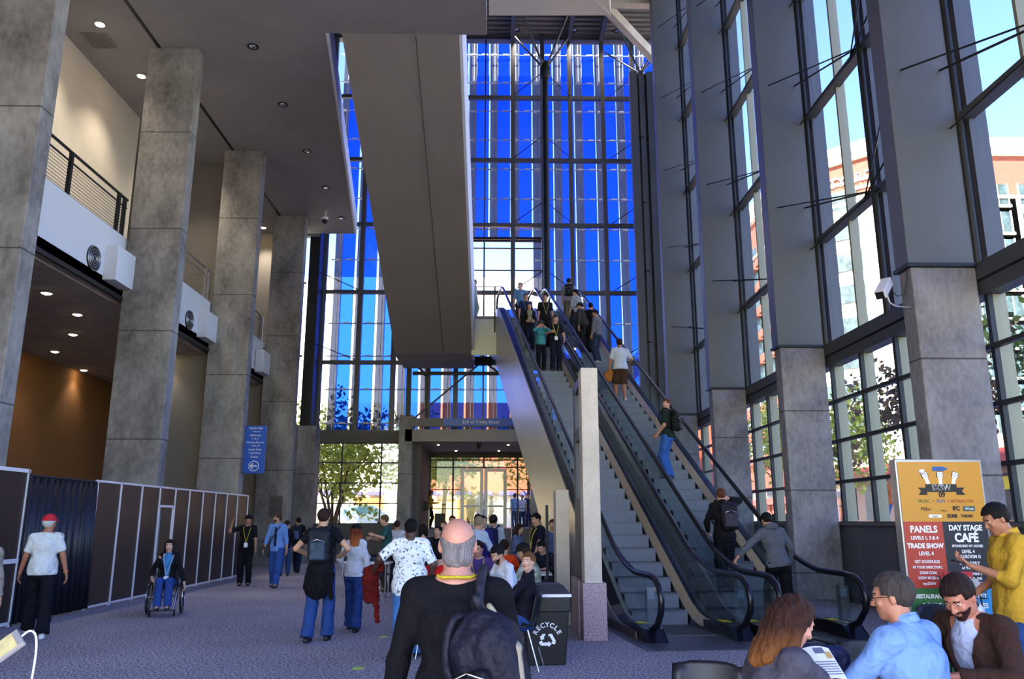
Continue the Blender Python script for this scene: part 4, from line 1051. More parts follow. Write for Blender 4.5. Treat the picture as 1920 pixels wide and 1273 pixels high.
    B.add(ell(HT_(0, .083, -.048), (.023, .0085, .0055), Rhn), .005).add(ell(HT_(0, .081, -.059), (.020, .0085, .0065), Rhn), .005)
    for sx in (-1, 1):
        B.add(ell(HT_(sx*.031, .072, .012), (.0135, .0125, .0105), Rhn), .004).add(ell(HT_(sx*.077, -.008, .0), (.009, .017, .030), Rhn), .01)
    lc = mat('lips_'+(lips or 'a'), lips or 'a0605a', .4); hm = hairm(hair, hairc2)
    bmats = [sk_m, M_eye, M_iris, lc, hm, hairm(beard, beard) if beard and beard != hair else hm]
    def zone(c):
        p = hloc(c.astype(F32)); z = np.zeros(len(p), int); ax = np.abs(p[:, 0]); fr = p[:, 1] > .07
        if beard: z[(p[:, 1] > .015) & (p[:, 2] < -.03) & (p[:, 2] > -.13) & ~((np.abs(p[:, 2]+.053) < .009) & (ax < .022)) & (ax < .08) & (p[:, 1] > .03-.4*(p[:, 2]+.03))] = 5
        z[fr & (np.hypot(ax-.031, (p[:, 2]-.012)*1.9) < .0120)] = 1
        z[fr & (np.hypot(ax-.031, p[:, 2]-.012) < .0056)] = 2
        z[fr & (ax < .025) & (np.abs(p[:, 2]+.053) < .0105-.22*ax)] = 3
        z[fr & (ax > .012) & (ax < .05) & (np.abs(p[:, 2]-.033+.15*(ax-.03)) < .0042)] = 4
        return z
    field_obj('body', B, h, bmats, T, zone)
    ch = max(h, .008) if h > .009 else h
    # trousers / shorts / jeans
    pm = pants if not isinstance(pants, str) else cloth(pants, nz=.25, scale=9)
    G = Field(); G.add(ell(PT(0, -.012, -.01), (.172*bw, .135*bw+belly*.4, .135), Rpn), .04).add(ell(PT(0, 0, .08), (.158*bw+belly*.3, .118*bw+belly*.8, .10), Rpn), .04)
    for i in range(2):
        kk = KN[i]; aa = AN[i].lerp(KN[i], .06)
        if leg >= 1:
            fl = .068+.02*flare
            G.add(cone(HIP[i], kk, .103*bw, .082*bw), .03).add(cone(kk, aa+(AN[i]-KN[i]).normalized()*.045, .082*bw, fl+.006, 1), .02)
        else:
            e_ = HIP[i].lerp(kk, leg*1.0) if leg < .999 else kk
            G.add(cone(HIP[i], e_, .108*bw, .098*bw, 1), .03)
    wz = PT(0, 0, .13); wn_ = Rp @ Vector((0, 0, 1)); G.cut(lambda p: (p-np.array(wz, F32))@np.array(wn_, F32))
    G.rip = ripple(.007, 30, crc(label) % 1000)
    field_obj('trousers' if leg >= 1 else 'shorts', G, ch, pm, T)
    # shirt
    sm_ = shirtmat or cloth(shirt, nz=.18, scale=7); Q = Field(); ks = shirtk
    Q.add(ell(CT(0, -.005, .34), (.172*bw*ks, .128*bw*ks+belly*.25, .19), Rcn), .05).add(ell(PT(0, belly*.45, .12), (.158*bw*ks+belly*.5, .122*bw*ks+belly, .15), Rpn), .06)
    Q.add(cone(SH[0], SH[1], .064*bw, .064*bw), .04).add(cone(NB-Rc @ Vector((0, 0, .02)), SH[0].lerp(NB, .3), .058, .055), .04).add(cone(NB-Rc @ Vector((0, 0, .02)), SH[1].lerp(NB, .3), .058, .055), .04)
    lo_ = PT(0, -.005, -hem-.06); Q.add(ell(PT(0, -.008+belly*.3, -hem*.5+.02), (.190*bw*(.5+.5*ks), .152*bw*(.5+.5*ks)+belly*.8, .15+hem*.5), Rpn), .05)
    if female: Q.add(ell(CT(-.072, .088, .335), (fb+.014,)*3, Rcn), .03).add(ell(CT(.072, .088, .335), (fb+.014,)*3, Rcn), .03)
    for i in range(2):
        if sleeve > 0:
            u = min(sleeve, 1.0); e_ = SH[i].lerp(EL[i], u); Q.add(cone(SH[i], e_, .062*bw, (.060 if sleeve <= 1 else .053)*bw, 1 if sleeve <= 1 else 0), .03)
            if sleeve > 1: Q.add(cone(EL[i], EL[i].lerp(WR[i], min(sleeve-1, .97)), .055*bw, .040, 1), .02)
        else:
            pass
    hn = np.array(Rp @ Vector((0, 0, -1)), F32); hl = np.array(PT(0, 0, -hem), F32)
    Q.cut(lambda p: np.where((np.abs((p-hl)@np.array(Rp @ Vector((1, 0, 0)), F32)) < .22), (p-hl)@hn, -1).astype(F32))
    nb = np.array(NB+Rc @ Vector((0, .024, .078)), F32)
    nc = nr+.012
    Q.cut(lambda p: (nc+.016-np.linalg.norm((p-nb)*np.array([1, 1, .75], F32), axis=1)))
    if open_:
        fy = np.array(Rc, F32)
        Q.cut(lambda p: np.minimum(((CTn-p)@fy[:, 1]), np.minimum(.022+.10*np.clip(((p-CTn)@fy[:, 2])+.12, 0, 1)-np.abs((p-CTn)@fy[:, 0]), 1))*-1*-1 if False else np.minimum(((p-CTn)@fy[:, 1]), (.02+.16*np.clip(((p-CTn)@fy[:, 2])+.30, 0, 1)-np.abs((p-CTn)@fy[:, 0]))).astype(F32))
        CTn = np.array(CT(0, .03, .33), F32)
        U = Field(); U.add(ell(CT(0, .0, .34), (.162*bw, .118*bw+belly*.25, .19), Rcn), .05).add(ell(PT(0, belly*.45, .12), (.146*bw+belly*.5, .112*bw+belly, .16), Rpn), .06).add(cone(NB+Rc @ Vector((0, .01, .03)), CT(0, 0.02, .42), .066, .09), .03)
        U.cut(lambda p: (nc+.010-np.linalg.norm((p-nb)*np.array([1, 1, .75], F32), axis=1)))
        if female: U.add(ell(CT(-.072, .086, .335), (fb+.008,)*3, Rcn), .03).add(ell(CT(.072, .086, .335), (fb+.008,)*3, Rcn), .03)
        field_obj('undershirt', U, ch, cloth(open_), T)
    Q.rip = ripple(.009, 24, (crc(label)+7) % 1000)
    field_obj('shirt' if sleeve <= 1.2 else 'top', Q, ch, sm_, T)
    if wrap:
        K_ = Field(); K_.add(ell(PT(0, -.01, -.07), (.20*bw, .165*bw, .09), Rpn), .04).add(ell(PT(-.03, -.06, -.20), (.18, .13, .20), Rpn), .05).add(cone(PT(.12, -.1, -.05), PT(.17, -.08, -.38), .055, .03), .04); K_.rip = ripple(.012, 40, 3)
        K_.cut(lambda p: (p-np.array(PT(0, .08, 0), F32))@np.array(Rp @ Vector((0, 1, 0)), F32)-.10)
        field_obj('tied_jacket', K_, ch, cloth(wrap), T)
    if hood:
        K_ = Field(); K_.add(ell(NB+Rc @ Vector((0, -.05, .02)), (.115, .075, .06), Rcn), .03).add(cone(NB+Rc @ Vector((-.08, .03, .03)), NB+Rc @ Vector((.08, .03, .03)), .03, .03), .03)
        K_.cut(lambda p: (nr+.008-np.linalg.norm((p-nb)*np.array([1, 1, .4], F32), axis=1))); field_obj('hood', K_, ch, sm_, T)
    if collar:
        b = MB(); R0 = nr+.014; c0 = NB+Rc @ Vector((0, .006, .02))
        for q in range(20): pass
        an = np.linspace(.30, 2*pi-.30, 26)
        rg = lambda dr, dz: [c0+Rc @ Vector(((R0+dr)*sin(a), (R0+dr)*cos(a)+.01*cos(a), dz-.016*cos(a))) for a in an]
        b.strip(rg(-.002, .0), rg(-.006, .034), sm=True); b.strip(rg(-.005, .034), rg(.012, -.012), sm=True); o_ = b.build('collar', cloth(collar), T); o_.modifiers.new('thickness', 'SOLIDIFY').thickness = .003
    if tie:
        b = MB(); P_ = [CT(x, y, z) for x, y, z in ((0, .13+belly, .47), (.0, .155+belly, .33), (0, .15+belly, .15), (0, .145+belly, .02))]; 
        for a_, c_ in zip(P_[:-1], P_[1:]): b.beam(a_, c_, .05, .012, up=Rc @ Vector((0, 1, 0)))
        b.build('tie', cloth(tie), T)
    # shoes
    shm = mat('shoe_'+shoes, shoes, .5)
    for i in range(2):
        K_ = Field(); fd = FD[i]; a_ = AN[i]-Vector((0, 0, .035)); dn = Vector((0, 0, -.018))
        K_.add(cone(a_-fd*.045+dn, a_+fd*.09+dn*1.2, .040, .036), .03).add(cone(a_+fd*.09+dn*1.2, a_+fd*.165+dn*1.5, .038, .027), .03).add(cone(a_, a_+Vector((0, 0, .03)), .042, .042), .02)
        zf = (AN[i].z-.085) if abs(footpitch[i]) < 8 else -9
        K_.cut(lambda p, z_=zf: (z_-p[:, 2]).astype(F32)); field_obj('shoe', K_, max(h, .008), shm, T)
    # hair
    def hr_add(pr, kk=.015): K_.add(pr, kk)
    K_ = Field(); r0 = .013 if style not in ('bald',) else .006
    sk0 = ell(HT_(0, -.015, .034), ((.074+r0)*hs_, (.094+r0)*hs_, (.088+r0)*hs_), Rhn)
    K_.add(sk0, .01)
    if style in ('long', 'longw'):
        for sx in (-1, 1):
            K_.add(cone(HT_(sx*.075, -.01, .02), HT_(sx*.082, -.005, -.13), .028, .032), .03).add(cone(HT_(sx*.082, -.005, -.13), HT_(sx*.085, .02, -.24), .032, .022), .03)
            K_.add(cone(HT_(sx*.04, -.08, 0), HT_(sx*.055, -.085, -.22), .045, .035), .04)
        K_.add(cone(HT_(0, -.085, 0), HT_(0, -.10, -.25), .05, .035), .04)
    if style == 'bun': K_.add(ell(HT_(0, -.105, .055), (.04, .035, .04), Rhn), .012)
    if style == 'bald': K_.add(ell(HT_(0, -.045, -.045), (.066, .052, .055), Rhn), .02)
    if style == 'pony': K_.add(cone(HT_(0, -.10, .03), HT_(.01, -.13, -.14), .03, .018), .02)
    if style == 'bob': K_.add(cone(HT_(-.05, -.07, 0), HT_(-.06, -.06, -.08), .045, .035), .03).add(cone(HT_(.05, -.07, 0), HT_(.06, -.06, -.08), .045, .035), .03)
    def hcut(p):
        q = hloc(p); x, y, z = q[:, 0], q[:, 1], q[:, 2]
        face = np.minimum(y-.045+.25*np.maximum(z-.02, 0)*0, .066-z)                # inside face block when >0
        face2 = np.minimum(y-.012, np.minimum(.02-z, .074-np.abs(x) if style in ('long', 'longw') else .02-z)) if style != 'bob' else np.minimum(y-.02, .02-z)
        r = np.maximum(face, face2)
        if style in ('short', 'bald', 'bun', 'pony'):
            r = np.maximum(r, np.minimum((-.052 if style != 'bald' else -.105)-z+.0*y, 1) if style != 'pony' else np.minimum(-.052-z, y+.08))
            r = np.maximum(r, np.minimum(np.minimum(y+(.02 if style != 'bald' else -.0), .012-z), 1))
        if style == 'bald': r = np.maximum(r, np.maximum(z-.006-7.0*x*x, y-.02))
        return r.astype(F32)
    K_.cut(hcut)
    lf = ripple(.006 if style in ('long', 'longw', 'bob', 'pony') else .003, 120 if h < .009 else 70, 5, (1, 1, .10) if style in ('long', 'bob') else (1, 1, .5))
    K_.rip = lf
    field_obj('hair', K_, min(max(h*.8, .005), .009), hm, T)
    if cap:
        K_ = Field(); K_.add(ell(HT_(0, -.013, .040), (.094*hs_, .114*hs_, .106*hs_), Rhn), .01).add(ell(HT_(0, .115, .045), (.062, .065, .009), Rhn), .008); cz = np.array(HC, F32)
        K_.cut(lambda p: (.038-hloc(p)[:, 2]-.0).astype(F32)); field_obj('cap', K_, min(max(h*.8, .005), .008), cloth(cap), T)
    if lanyard:
        b = MB(); a1 = CT(-.085, .0, .548); a2 = CT(.085, .0, .548); m0 = CT(0, .15+belly+(.04 if female else 0), .12); bk = NB+Rc @ Vector((0, -.092, .022))
        f1 = CT(-.085, .10, .46); f2 = CT(.085, .10, .46); f3 = CT(-.05, .15+belly, .32); f4 = CT(.05, .15+belly, .32)
        b.tube(smooth_path([bk, NB+Rc @ Vector((-.062, -.066, .02)), a1, f1, f3, m0], 3), .007, 5); b.tube(smooth_path([bk, NB+Rc @ Vector((.062, -.066, .02)), a2, f2, f4, m0], 3), .007, 5); b.build('lanyard', cloth(lanyard), T)
        if badge:
            b = MB(); c_ = m0-Rc @ Vector((0, 0, .06)); b.beam(c_-Rc @ Vector((0, 0, .055)), c_+Rc @ Vector((0, 0, .055)), .09, .006, up=Rc @ Vector((0, 1, 0))); b.build('name_badge', mat('badge_white', 'e8e6ee', .4), T)
    if glasses:
        b = MB()
        for sx in (-1, 1): b.tube([HT_(sx*.031+.018*cos(a), .096, .010+.013*sin(a)) for a in np.linspace(0, 2*pi, 14)[:-1]], .0018, 5, closed=True); b.tube([HT_(sx*.05, .092, .012), HT_(sx*.082, .0, .01)], .0018, 5)
        b.tube([HT_(-.013, .098, .012), HT_(.013, .098, .012)], .0018, 5); b.build('glasses', M_black, T)
    if watch:
        i = 0 if watch[0] == 'L' else 1; b = MB(); c_ = WR[i]-(WR[i]-EL[i]).normalized()*.02; d_ = (WR[i]-EL[i]).normalized(); x_, u_, _ = basis(d_)
        b.tube([c_+x_*.033*cos(a)+u_*.033*sin(a) for a in np.linspace(0, 2*pi, 14)[:-1]], .006, 6, closed=True); b.build('bracelet', cloth(watch[1:]), T)
    T.scale = (k, k, k)
    bpy.context.view_layer.update() if False else None
    Mt = Matrix.Translation(Vector(loc)) @ Matrix.Rotation(radians(yaw), 4, 'Z') @ Matrix.Scale(k, 4)
    T_info = dict(T=T, M=Mt, WR=[Mt @ w for w in WR], HC=Mt @ HC, Rc=Rc, CT=lambda x, y, z: Mt @ CT(x, y, z), HT=lambda x, y, z: Mt @ HT_(x, y, z), SH=[Mt @ s_ for s_ in SH], yaw=radians(yaw), k=k, Rw=Matrix.Rotation(radians(yaw), 3, 'Z') @ Rc)
    return T_info

def backpack(I, label, c='1c1c24', c2='3a4450', w=.30, hgt=.44, d=.17, off=(0, 0, 0), hh=.012, straps=True, rot=None, group=None):
    """backpack worn on the back of person I"""
    R = I['Rw'].to_4x4(); M = Matrix.Translation(I['CT'](off[0], -.125-d/2+off[1], .30+off[2])) @ R
    if rot: M = M @ Matrix.Rotation(radians(rot), 4, 'Y')
    t = empty('backpack', (0, 0, 0), 0, label, 'backpack', group); t.matrix_world = M
    K = Field(); K.add(rbox((0, 0, 0), (w/2, d/2, hgt/2), .06), .02).add(ell((0, 0, hgt*.36), (w*.44, d*.45, hgt*.2)), .04); K.rip = ripple(.006, 30, 11); field_obj('main_bag', K, hh, cloth(c, .6), t)
    K = Field(); K.add(rbox((0, -d/2-.01, -hgt*.14), (w*.36, .04, hgt*.28), .03), .02); K.rip = ripple(.004, 40, 12); field_obj('front_pocket', K, hh, cloth(c2, .5), t)
    b = MB(); b.tube([(-w*.30, -d/2-.03, hgt*.08), (-w*.33, -d/2-.045, hgt*.14), (0, -d/2-.055, hgt*.22), (w*.33, -d/2-.045, hgt*.14), (w*.30, -d/2-.03, hgt*.08)], .006, 6); b.build('zip', M_chrome if c2 != c else M_black, t)
    b = MB(); b.tube([(-.03, d/2-.02, hgt/2), (-.02, d/2-.03, hgt/2+.05), (.02, d/2-.03, hgt/2+.05), (.03, d/2-.02, hgt/2)], .009, 6); b.build('grab_handle', M_black, t)
    if straps:
        Mi = M.inverted()
        for sx in (-1, 1):
            b = MB(); pts = [Vector((sx*w*.25, d/2, hgt*.42)), Mi @ I['CT'](sx*.105, -.06, .565), Mi @ I['CT'](sx*.12, .02, .575), Mi @ I['CT'](sx*.13, .115, .46), Mi @ I['CT'](sx*.15, .13, .34), Mi @ I['CT'](sx*.175, .04, .20), Vector((sx*w*.42, d/2, -hgt*.35))]
            b.tube(smooth_path(pts), .017, 6); b.build('strap', cloth(c, .6), t)
    return t
def grd(u, v): return at_z(u, v, 0)
def std(u, Y, z=0):                       # ground point under image column u at depth Y
    p = at_y(u, 980, Y); return Vector((p.x, p.y, z))
def on_esc(base, u, v, H):
    best = None
    for k in range(0, 40):
        for lt in np.linspace(.34, .94, 13):
            s = 1.56+.4*k+.2; p = EM @ Vector((base+lt, s, min(.231*(k+1), LZ2))); q = project(p.x, p.y, p.z+H)
            e = (q[0]-u)**2+(q[1]-v)**2
            if best is None or e < best[0]: best = (e, p)
    return best[1]
WALK = ((-.1, .24, 0), (.1, -.2, .0)); WALK2 = ((-.1, -.24, 0), (.1, .22, 0))

# ---- standing and walking, left and middle
I = person('man in black T-shirt and jeans walking away, dark jacket tied round his waist', grd(595, 1203), 0, 1.83, .010, shirt='15151c', pants='2e4d8c', flare=.6, hair='3a2620', hands=((-.25, .22, 1.12), (.25, .22, 1.12)), elbow=((-1, -.6, -.5), (1, -.6, -.5)), feet=((-.12, -.1, 0), (.1, .12, 0)), wrap='101014', skin='d0a080')
backpack(I, 'dark grey backpack with a pale zip on the man in black T-shirt and tied jacket', '20242c', '3c4a5a', hh=.009)
person('woman in white sweater and dark cap with long red hair walking away in flared jeans', grd(660, 1183), -4, 1.60, .010, female=True, style='long', hair='8a3c20', hairc2='c4703c', cap='16161c', shirt='d4d6e0', sleeve=1.97, pants='27407c', flare=1.2, feet=WALK, hands=((-.2, .12, 1.0), (.26, .0, .82)), skin='dcae92', shoes='101014')
I = person('man in red cap and white short-sleeved top walking away beside the black curtain', grd(64, 1196), 22, 1.74, .010, shirt='dcdfdc', sleeve=.75, shirtk=1.12, belly=.02, pants='12121a', flare=1.0, hair='e6e6e2', cap='c02838', head=(-35, 0, 0), feet=((-.14, .32, 0), (.12, -.25, .0)), hands=((-.3, .1, .9), (.33, -.02, .84)), skin='a86e50', shoes='d8d8dc', watch='Rd89030')
I = person('man in white T-shirt with small dark print and blue jeans walking away', grd(764, 1236), 2, 1.68, .009, shirtmat=mat('printed_tee', 'eceff0', .85, nz=1, scale=26, col2='e8ecee'), shirtk=1.2, belly=.03, hem=.16, sleeve=.9, pants='4678b4', flare=.8, hair='0c0a0a', skin='4e3226', feet=WALK2, hands=((-.48, .12, 1.08), (.27, .12, .95)), elbow=((-1, -.8, -.6), (.8, -.8, 0)), shoes='18181a', build=1.1)
pt = MATS['printed_tee']; r_ = [n_ for n_ in pt.node_tree.nodes if n_.type == 'VALTORGB'][0]; r_.color_ramp.elements[0].position = .40; r_.color_ramp.elements[1].position = .43; r_.color_ramp.elements[0].color = lin('3c4a60')
w_ = I['WR'][0]; K = Field(); K.add(cone(w_+Vector((.0, .08, 0)), w_+Vector((-.07, .1, -.12)), .055, .085), .03).add(cone(w_+Vector((-.07, .1, -.12)), w_+Vector((-.07, .1, -.36)), .085, .06), .03).add(cone(w_+Vector((.0, .1, -.1)), w_+Vector((.05, .1, -.62)), .05, .025), .04).add(cone(w_+Vector((-.1, .06, 0)), w_+Vector((.08, .06, .03)), .045, .05), .03); K.rip = ripple(.016, 45, 4)
tag(field_obj('folded_jacket', K, .01, cloth('6e1410', nz=.6, scale=6)), 'crumpled dark red jacket held in the hand of the man in printed white T-shirt', 'jacket')
person('man in black polo shirt and cap with yellow lanyard standing by the partition end', grd(457, 1098), 190, 1.80, .012, shirt='101014', sleeve=.85, belly=.03, pants='14141c', cap='101014', lanyard='c8b838', badge=True, head=(15, 0, 0), hands=((-.24, .08, .86), (.36, .15, 1.58)), elbow=((-.6, -1, -.3), (1, .2, -.8)), skin='b07a5c', shirtk=1.08)
I = person('man in light blue shirt and dark tie walking towards the camera with a shoulder bag', grd(514, 1101), 178, 1.84, .012, shirt='6f96d8', sleeve=1.6, pants='34589c', tie='141c38', collar='6f96d8', hair='5a4030', beard='5a4030', head=(-55, 0, 0), feet=WALK, hands=((-.25, .0, .88), (.27, .10, .9)), skin='c08c70', hem=.1)
b = MB(); b.tube([I['CT'](-.1, .13, .5), I['CT'](.05, .17, .25), I['CT'](.2, .13, 0)], .014, 6); c_ = I['CT'](.27, .1, -.12); b.box(c_.x-.14, c_.x+.14, c_.y-.05, c_.y+.04, c_.z-.12, c_.z+.14); tag(b.build('shoulder_bag', M_black, bevel=.01), 'black shoulder bag slung on the man in light blue shirt and tie', 'bag')
I = person('man in black T-shirt with backpack walking away past the far concrete column', grd(555, 1074), -4, 1.76, .013, shirt='15151c', pants='1d2740', head=(60, 0, 0), feet=WALK, skin='b8866a')
backpack(I, 'blue-grey backpack on the man walking past the far concrete column', '1c2238', '5a6890', hh=.014)
person('person in dark jacket and blue jeans mostly hidden behind the man with the tie', grd(532, 1080), 10, 1.66, .014, shirt='16161e', sleeve=1.9, pants='38568c', feet=WALK2, head=(-40, 0, 0))
person('man in green and blue top gesturing with bent arm before the far window', std(728, 20.0), 105, 1.80, .012, shirt='2d5c58', sleeve=.95, pants='4e4c3e', hair='7a5a3c', hands=((-.2, .36, 1.28), (.1, .40, 1.2)), lean=6, head=(-10, 12, 0), skin='c89a80')
person('person in pale jacket walking away just behind the man in green and blue top', std(745, 20.9), -10, 1.66, .014, shirt='d8dae4', sleeve=1.9, shirtk=1.15, pants='2a3040', hair='3a2a20')

# ---- bald man in the foreground
I = person('balding man in black sweater seen from behind in the foreground, backpack on one shoulder', Vector((-.17, 3.45, 0)), -3, 1.675, .007, shirt='0c0c12', sleeve=1.98, style='bald', hair='8a8486', skin='c48a74', lanyard='c4b22c', pants='1a1a22', shirtk=1.02, belly=.02, hands=((-.30, .05, .86), (.30, .02, .84)), elbow=((-1, -.6, 0), (1, -.6, 0)), head=(4, 4, 0), build=1.04)
R = Matrix.Translation(I['CT'](.165, -.255, .215)) @ Matrix.Rotation(radians(-20), 4, 'Z') @ Matrix.Rotation(radians(-16), 4, 'Y') @ Matrix.Scale(.88, 4)
t = empty('backpack', (0, 0, 0), 0, 'large dark backpack hanging low from the right shoulder of the balding man', 'backpack'); t.matrix_world = R
K = Field(); K.add(rbox((0, 0, -.02), (.155, .10, .20), .08), .03).add(ell((0, 0, .12), (.13, .09, .13)), .05); K.rip = ripple(.006, 26, 2); field_obj('main_bag', K, .007, cloth('1b1b2c', .6, nz=.3, scale=20), t)
K = Field(); K.add(rbox((-.055, -.095, -.08), (.09, .05, .10), .035), .02); K.rip = ripple(.004, 40, 9); field_obj('front_pocket', K, .007, cloth('14141f', .55), t)
K = Field(); K.add(cone((.125, -.07, -.2), (.15, -.03, .06), .018, .016), .01).add(cone((.15, -.03, .06), (.06, .0, .25), .016, .014), .02); field_obj('side_piping', K, .006, cloth('8a8474', .5), t)
b = MB(); b.tube([(-.13, -.135, -.04), (-.11, -.145, .01), (-.05, -.15, .02), (.02, -.148, -.02), (.035, -.146, -.1)], .005, 6); b.tube([(.035, -.15, -.10), (.035, -.152, -.14)], .009, 6); b.build('zip', M_chrome, t)
b = MB(); Ri = R.inverted(); sp = [Vector((.0, .07, .2)), Vector((.0, .02, .30)), Ri @ I['CT'](.10, -.14, .42), Ri @ I['CT'](.11, -.07, .555), Ri @ I['CT'](.115, .04, .57), Ri @ I['CT'](.13, .14, .42), Ri @ I['CT'](.2, .12, .1), Vector((.1, .08, -.2))]
b.tube(smooth_path(sp), .023, 8); b.build('strap', cloth('22222e', .5), t)
b = MB(); b.tube(smooth_path([(-.03, .05, .22), (-.10, -.03, .24), (-.16, -.06, .12), (-.17, -.05, -.02), (-.12, -.03, -.14)]), .018, 8); b.build('loose_strap', cloth('1e1e2a', .5), t)

# ---- hand with phone at the lower left corner, shoulder at the left edge
hp = at_y(-8, 1246, 2.1)
P_ = Vector((-1.78, 1.72, 0)); yw = -72
lp = Matrix.Rotation(radians(-yw), 3, 'Z') @ (Vector((hp.x, hp.y, 0))-P_)
I = person('person just outside the left edge whose hand holds a phone', P_, yw, 1.72, .008, shirt='4a4a58', sleeve=1.3, hands=((-.25, .05, .86), (lp.x-.04, lp.y-.12, hp.z-.0)), grip=(.5, 1.0), palm=(None, (0, .1, 1)), elbow=((-1, -1, 0), (.5, -.8, -1)))
M_ = Matrix.Translation(hp+Vector((.0, 0, .025))) @ Matrix.Rotation(radians(28), 4, 'Z') @ Matrix.Rotation(radians(-38), 4, 'Y') @ Matrix.Rotation(radians(34), 4, 'X')
t = empty('phone', (0, 0, 0), 0, 'smartphone with white cable held up at the lower left corner', 'phone'); t.matrix_world = M_
b = MB(); b.box(-.06, .06, -.031, .031, -.006, .006); b.build('case', mat('phone_case', '8c8a88', .4), t, bevel=.003); b = MB(); b.box(-.045, .045, -.027, .027, .0062, .0068); b.build('screen', mat('phone_screen', 'b8ac78', .3, emit=.12, nz=.5, scale=40, col2='8a8470'), t)
b = MB(); e0 = Vector((.06, 0, 0)); Mi = M_.inverted(); q0 = M_ @ e0; b.tube(smooth_path([e0, e0+Vector((.02, 0, 0)), Mi @ (q0+Vector((.035, 0, .0))), Mi @ (q0+Vector((.04, 0, -.06))), Mi @ (q0+Vector((.03, 0, -.2)))]), .0025, 6); b.build('cable', M_wht, t)
person('person in beige top cropped by the left edge beside the near partition', std(-26, 9.2), 15, 1.62, .012, shirt='8c8478', sleeve=1.9, pants='20202a')

# ---- wheelchair and its user
WC = grd(307, 1152); WY = radians(196)
t = empty('wheelchair', WC, WY, 'black manual wheelchair carrying the dark-haired woman', 'wheelchair')
for sx in (-1, 1):
    w = empty('wheel', (sx*.27, -.05, .30), 0, parent=t); w.rotation_euler = (0, radians(-3*sx), 0)
    b = MB(); b.tube([(0, .28*cos(a), .28*sin(a)) for a in np.linspace(0, 2*pi, 33)[:-1]], .018, 8, closed=True); b.build('tyre', M_black, w)
    b = MB(); b.tube([(sx*.03, .25*cos(a), .25*sin(a)) for a in np.linspace(0, 2*pi, 33)[:-1]], .009, 6, closed=True)
    for a in np.linspace(0, 2*pi, 13)[:-1]: b.tube([(0, 0, 0), (0, .27*cos(a), .27*sin(a))], .003, 4)
    b.tube([(-.03, 0, 0), (.03, 0, 0)], .03, 10); b.build('hand_rim', M_chrome, w)
    b = MB(); b.tube([(sx*.2, .36+.06*cos(a), .065+.06*sin(a)) for a in np.linspace(0, 2*pi, 17)[:-1]], .014, 6, closed=True); b.tube([(sx*.2, .36, .065), (sx*.2, .34, .2)], .01, 6); b.build('caster', M_black, t)
b = MB()
for sx in (-1, 1):
    b.tube([(sx*.2, -.2, .85), (sx*.2, -.2, .45), (sx*.2, .2, .45), (sx*.2, .32, .35), (sx*.19, .42, .12)], .013, 8); b.tube([(sx*.2, -.18, .45), (sx*.2, -.05, .3), (sx*.2, .34, .2)], .013, 8)
b.tube([(-.27, -.05, .3), (.27, -.05, .3)], .012, 8); b.tube([(-.2, .2, .45), (.2, .2, .45)], .012, 8); b.build('frame', M_chrome, t)
b = MB(); b.box(-.2, .2, -.2, .22, .45, .50); b.box(-.2, .2, -.23, -.19, .5, .85); b.build('seat', M_black, t, bevel=.01)
b = MB(); b.box(-.18, .18, .36, .48, .10, .115); b.build('footrest', M_black, t)
person('dark-haired woman in black jacket, blue top and jeans sitting in a wheelchair', WC, 196, 1.64, .010, female=True, hip=.60, style='long', hair='1c1412', shirt='14141a', open_='3f7fb0', sleeve=1.95, pants='2c4a90', feet=((-.09, .44, .12), (.09, .44, .12)), hands=((-.33, .12, .58), (.25, .22, .70)), head=(-8, 4, 0), lanyard='b8c0d8', badge=True, skin='d8a890', bust=.9)

# ---- people on the escalators
def ep(base, u, v, lb, H=1.75, yaw=186, **k): return person(lb, on_esc(base, u, v, H), yaw, H, k.pop('h', .013), **k)
I = ep(0, 1014, 600, 'woman in teal top holding a camera to her face on the left escalator', 1.62, female=True, shirt='3f8f94', sleeve=1.5, pants='12121c', hair='1c1410', style='bob', hands=((-.07, .17, 1.50), (.07, .17, 1.50)), elbow=((-1, .3, -1), (1, .3, -1)), grip=1.1, skin='c8967a', belly=.02)
c_ = I['HT'](0, .155, .0); b = MB(); b.box(c_.x-.065, c_.x+.065, c_.y-.03, c_.y+.03, c_.z-.04, c_.z+.045); b.tube([(c_.x, c_.y-.02, c_.z), (c_.x, c_.y-.09, c_.z)], .032, 14); tag(b.build('photo_camera', M_black, bevel=.004), 'black camera held to the face of the woman in teal', 'camera')
ep(0, 1040, 590, 'man in black printed T-shirt with yellow lanyard beside the woman in teal', 1.78, shirt='17171d', sleeve=.8, pants='171c30', lanyard='c8be50', badge=True, hair='20160f', hands=((-.24, .16, .95), (.18, .3, 1.15)), skin='c49478', head=(10, 5, 0))
ep(0, 989, 566, 'long-haired woman in black jacket behind the camera woman on the left escalator', 1.66, female=True, style='long', hair='241812', shirt='131318', open_='8c8468', sleeve=1.9, pants='15182a', hands=((-.12, .2, 1.05), (.12, .2, 1.05)), skin='c89880')
ep(0, 1027, 552, 'tall man in black T-shirt standing near the top of the left escalator', 1.86, shirt='16161b', sleeve=.8, pants='16161e', lanyard='a8a860', hair='1c1612', skin='b98a70', head=(-20, 0, 0))
ep(0, 980, 552, 'man in navy T-shirt standing behind the long-haired woman on the left escalator', 1.74, shirt='223058', sleeve=.8, pants='20222c', hair='241a14', skin='b88868', lanyard='7890c0')
ep(0, 964, 535, 'grey-haired man in light blue shirt at the top of the left escalator', 1.80, shirt='5f86b4', sleeve=.9, pants='3a3a40', hair='9a9088', skin='c69a80', head=(-40, 0, 0))
UP = 1.70
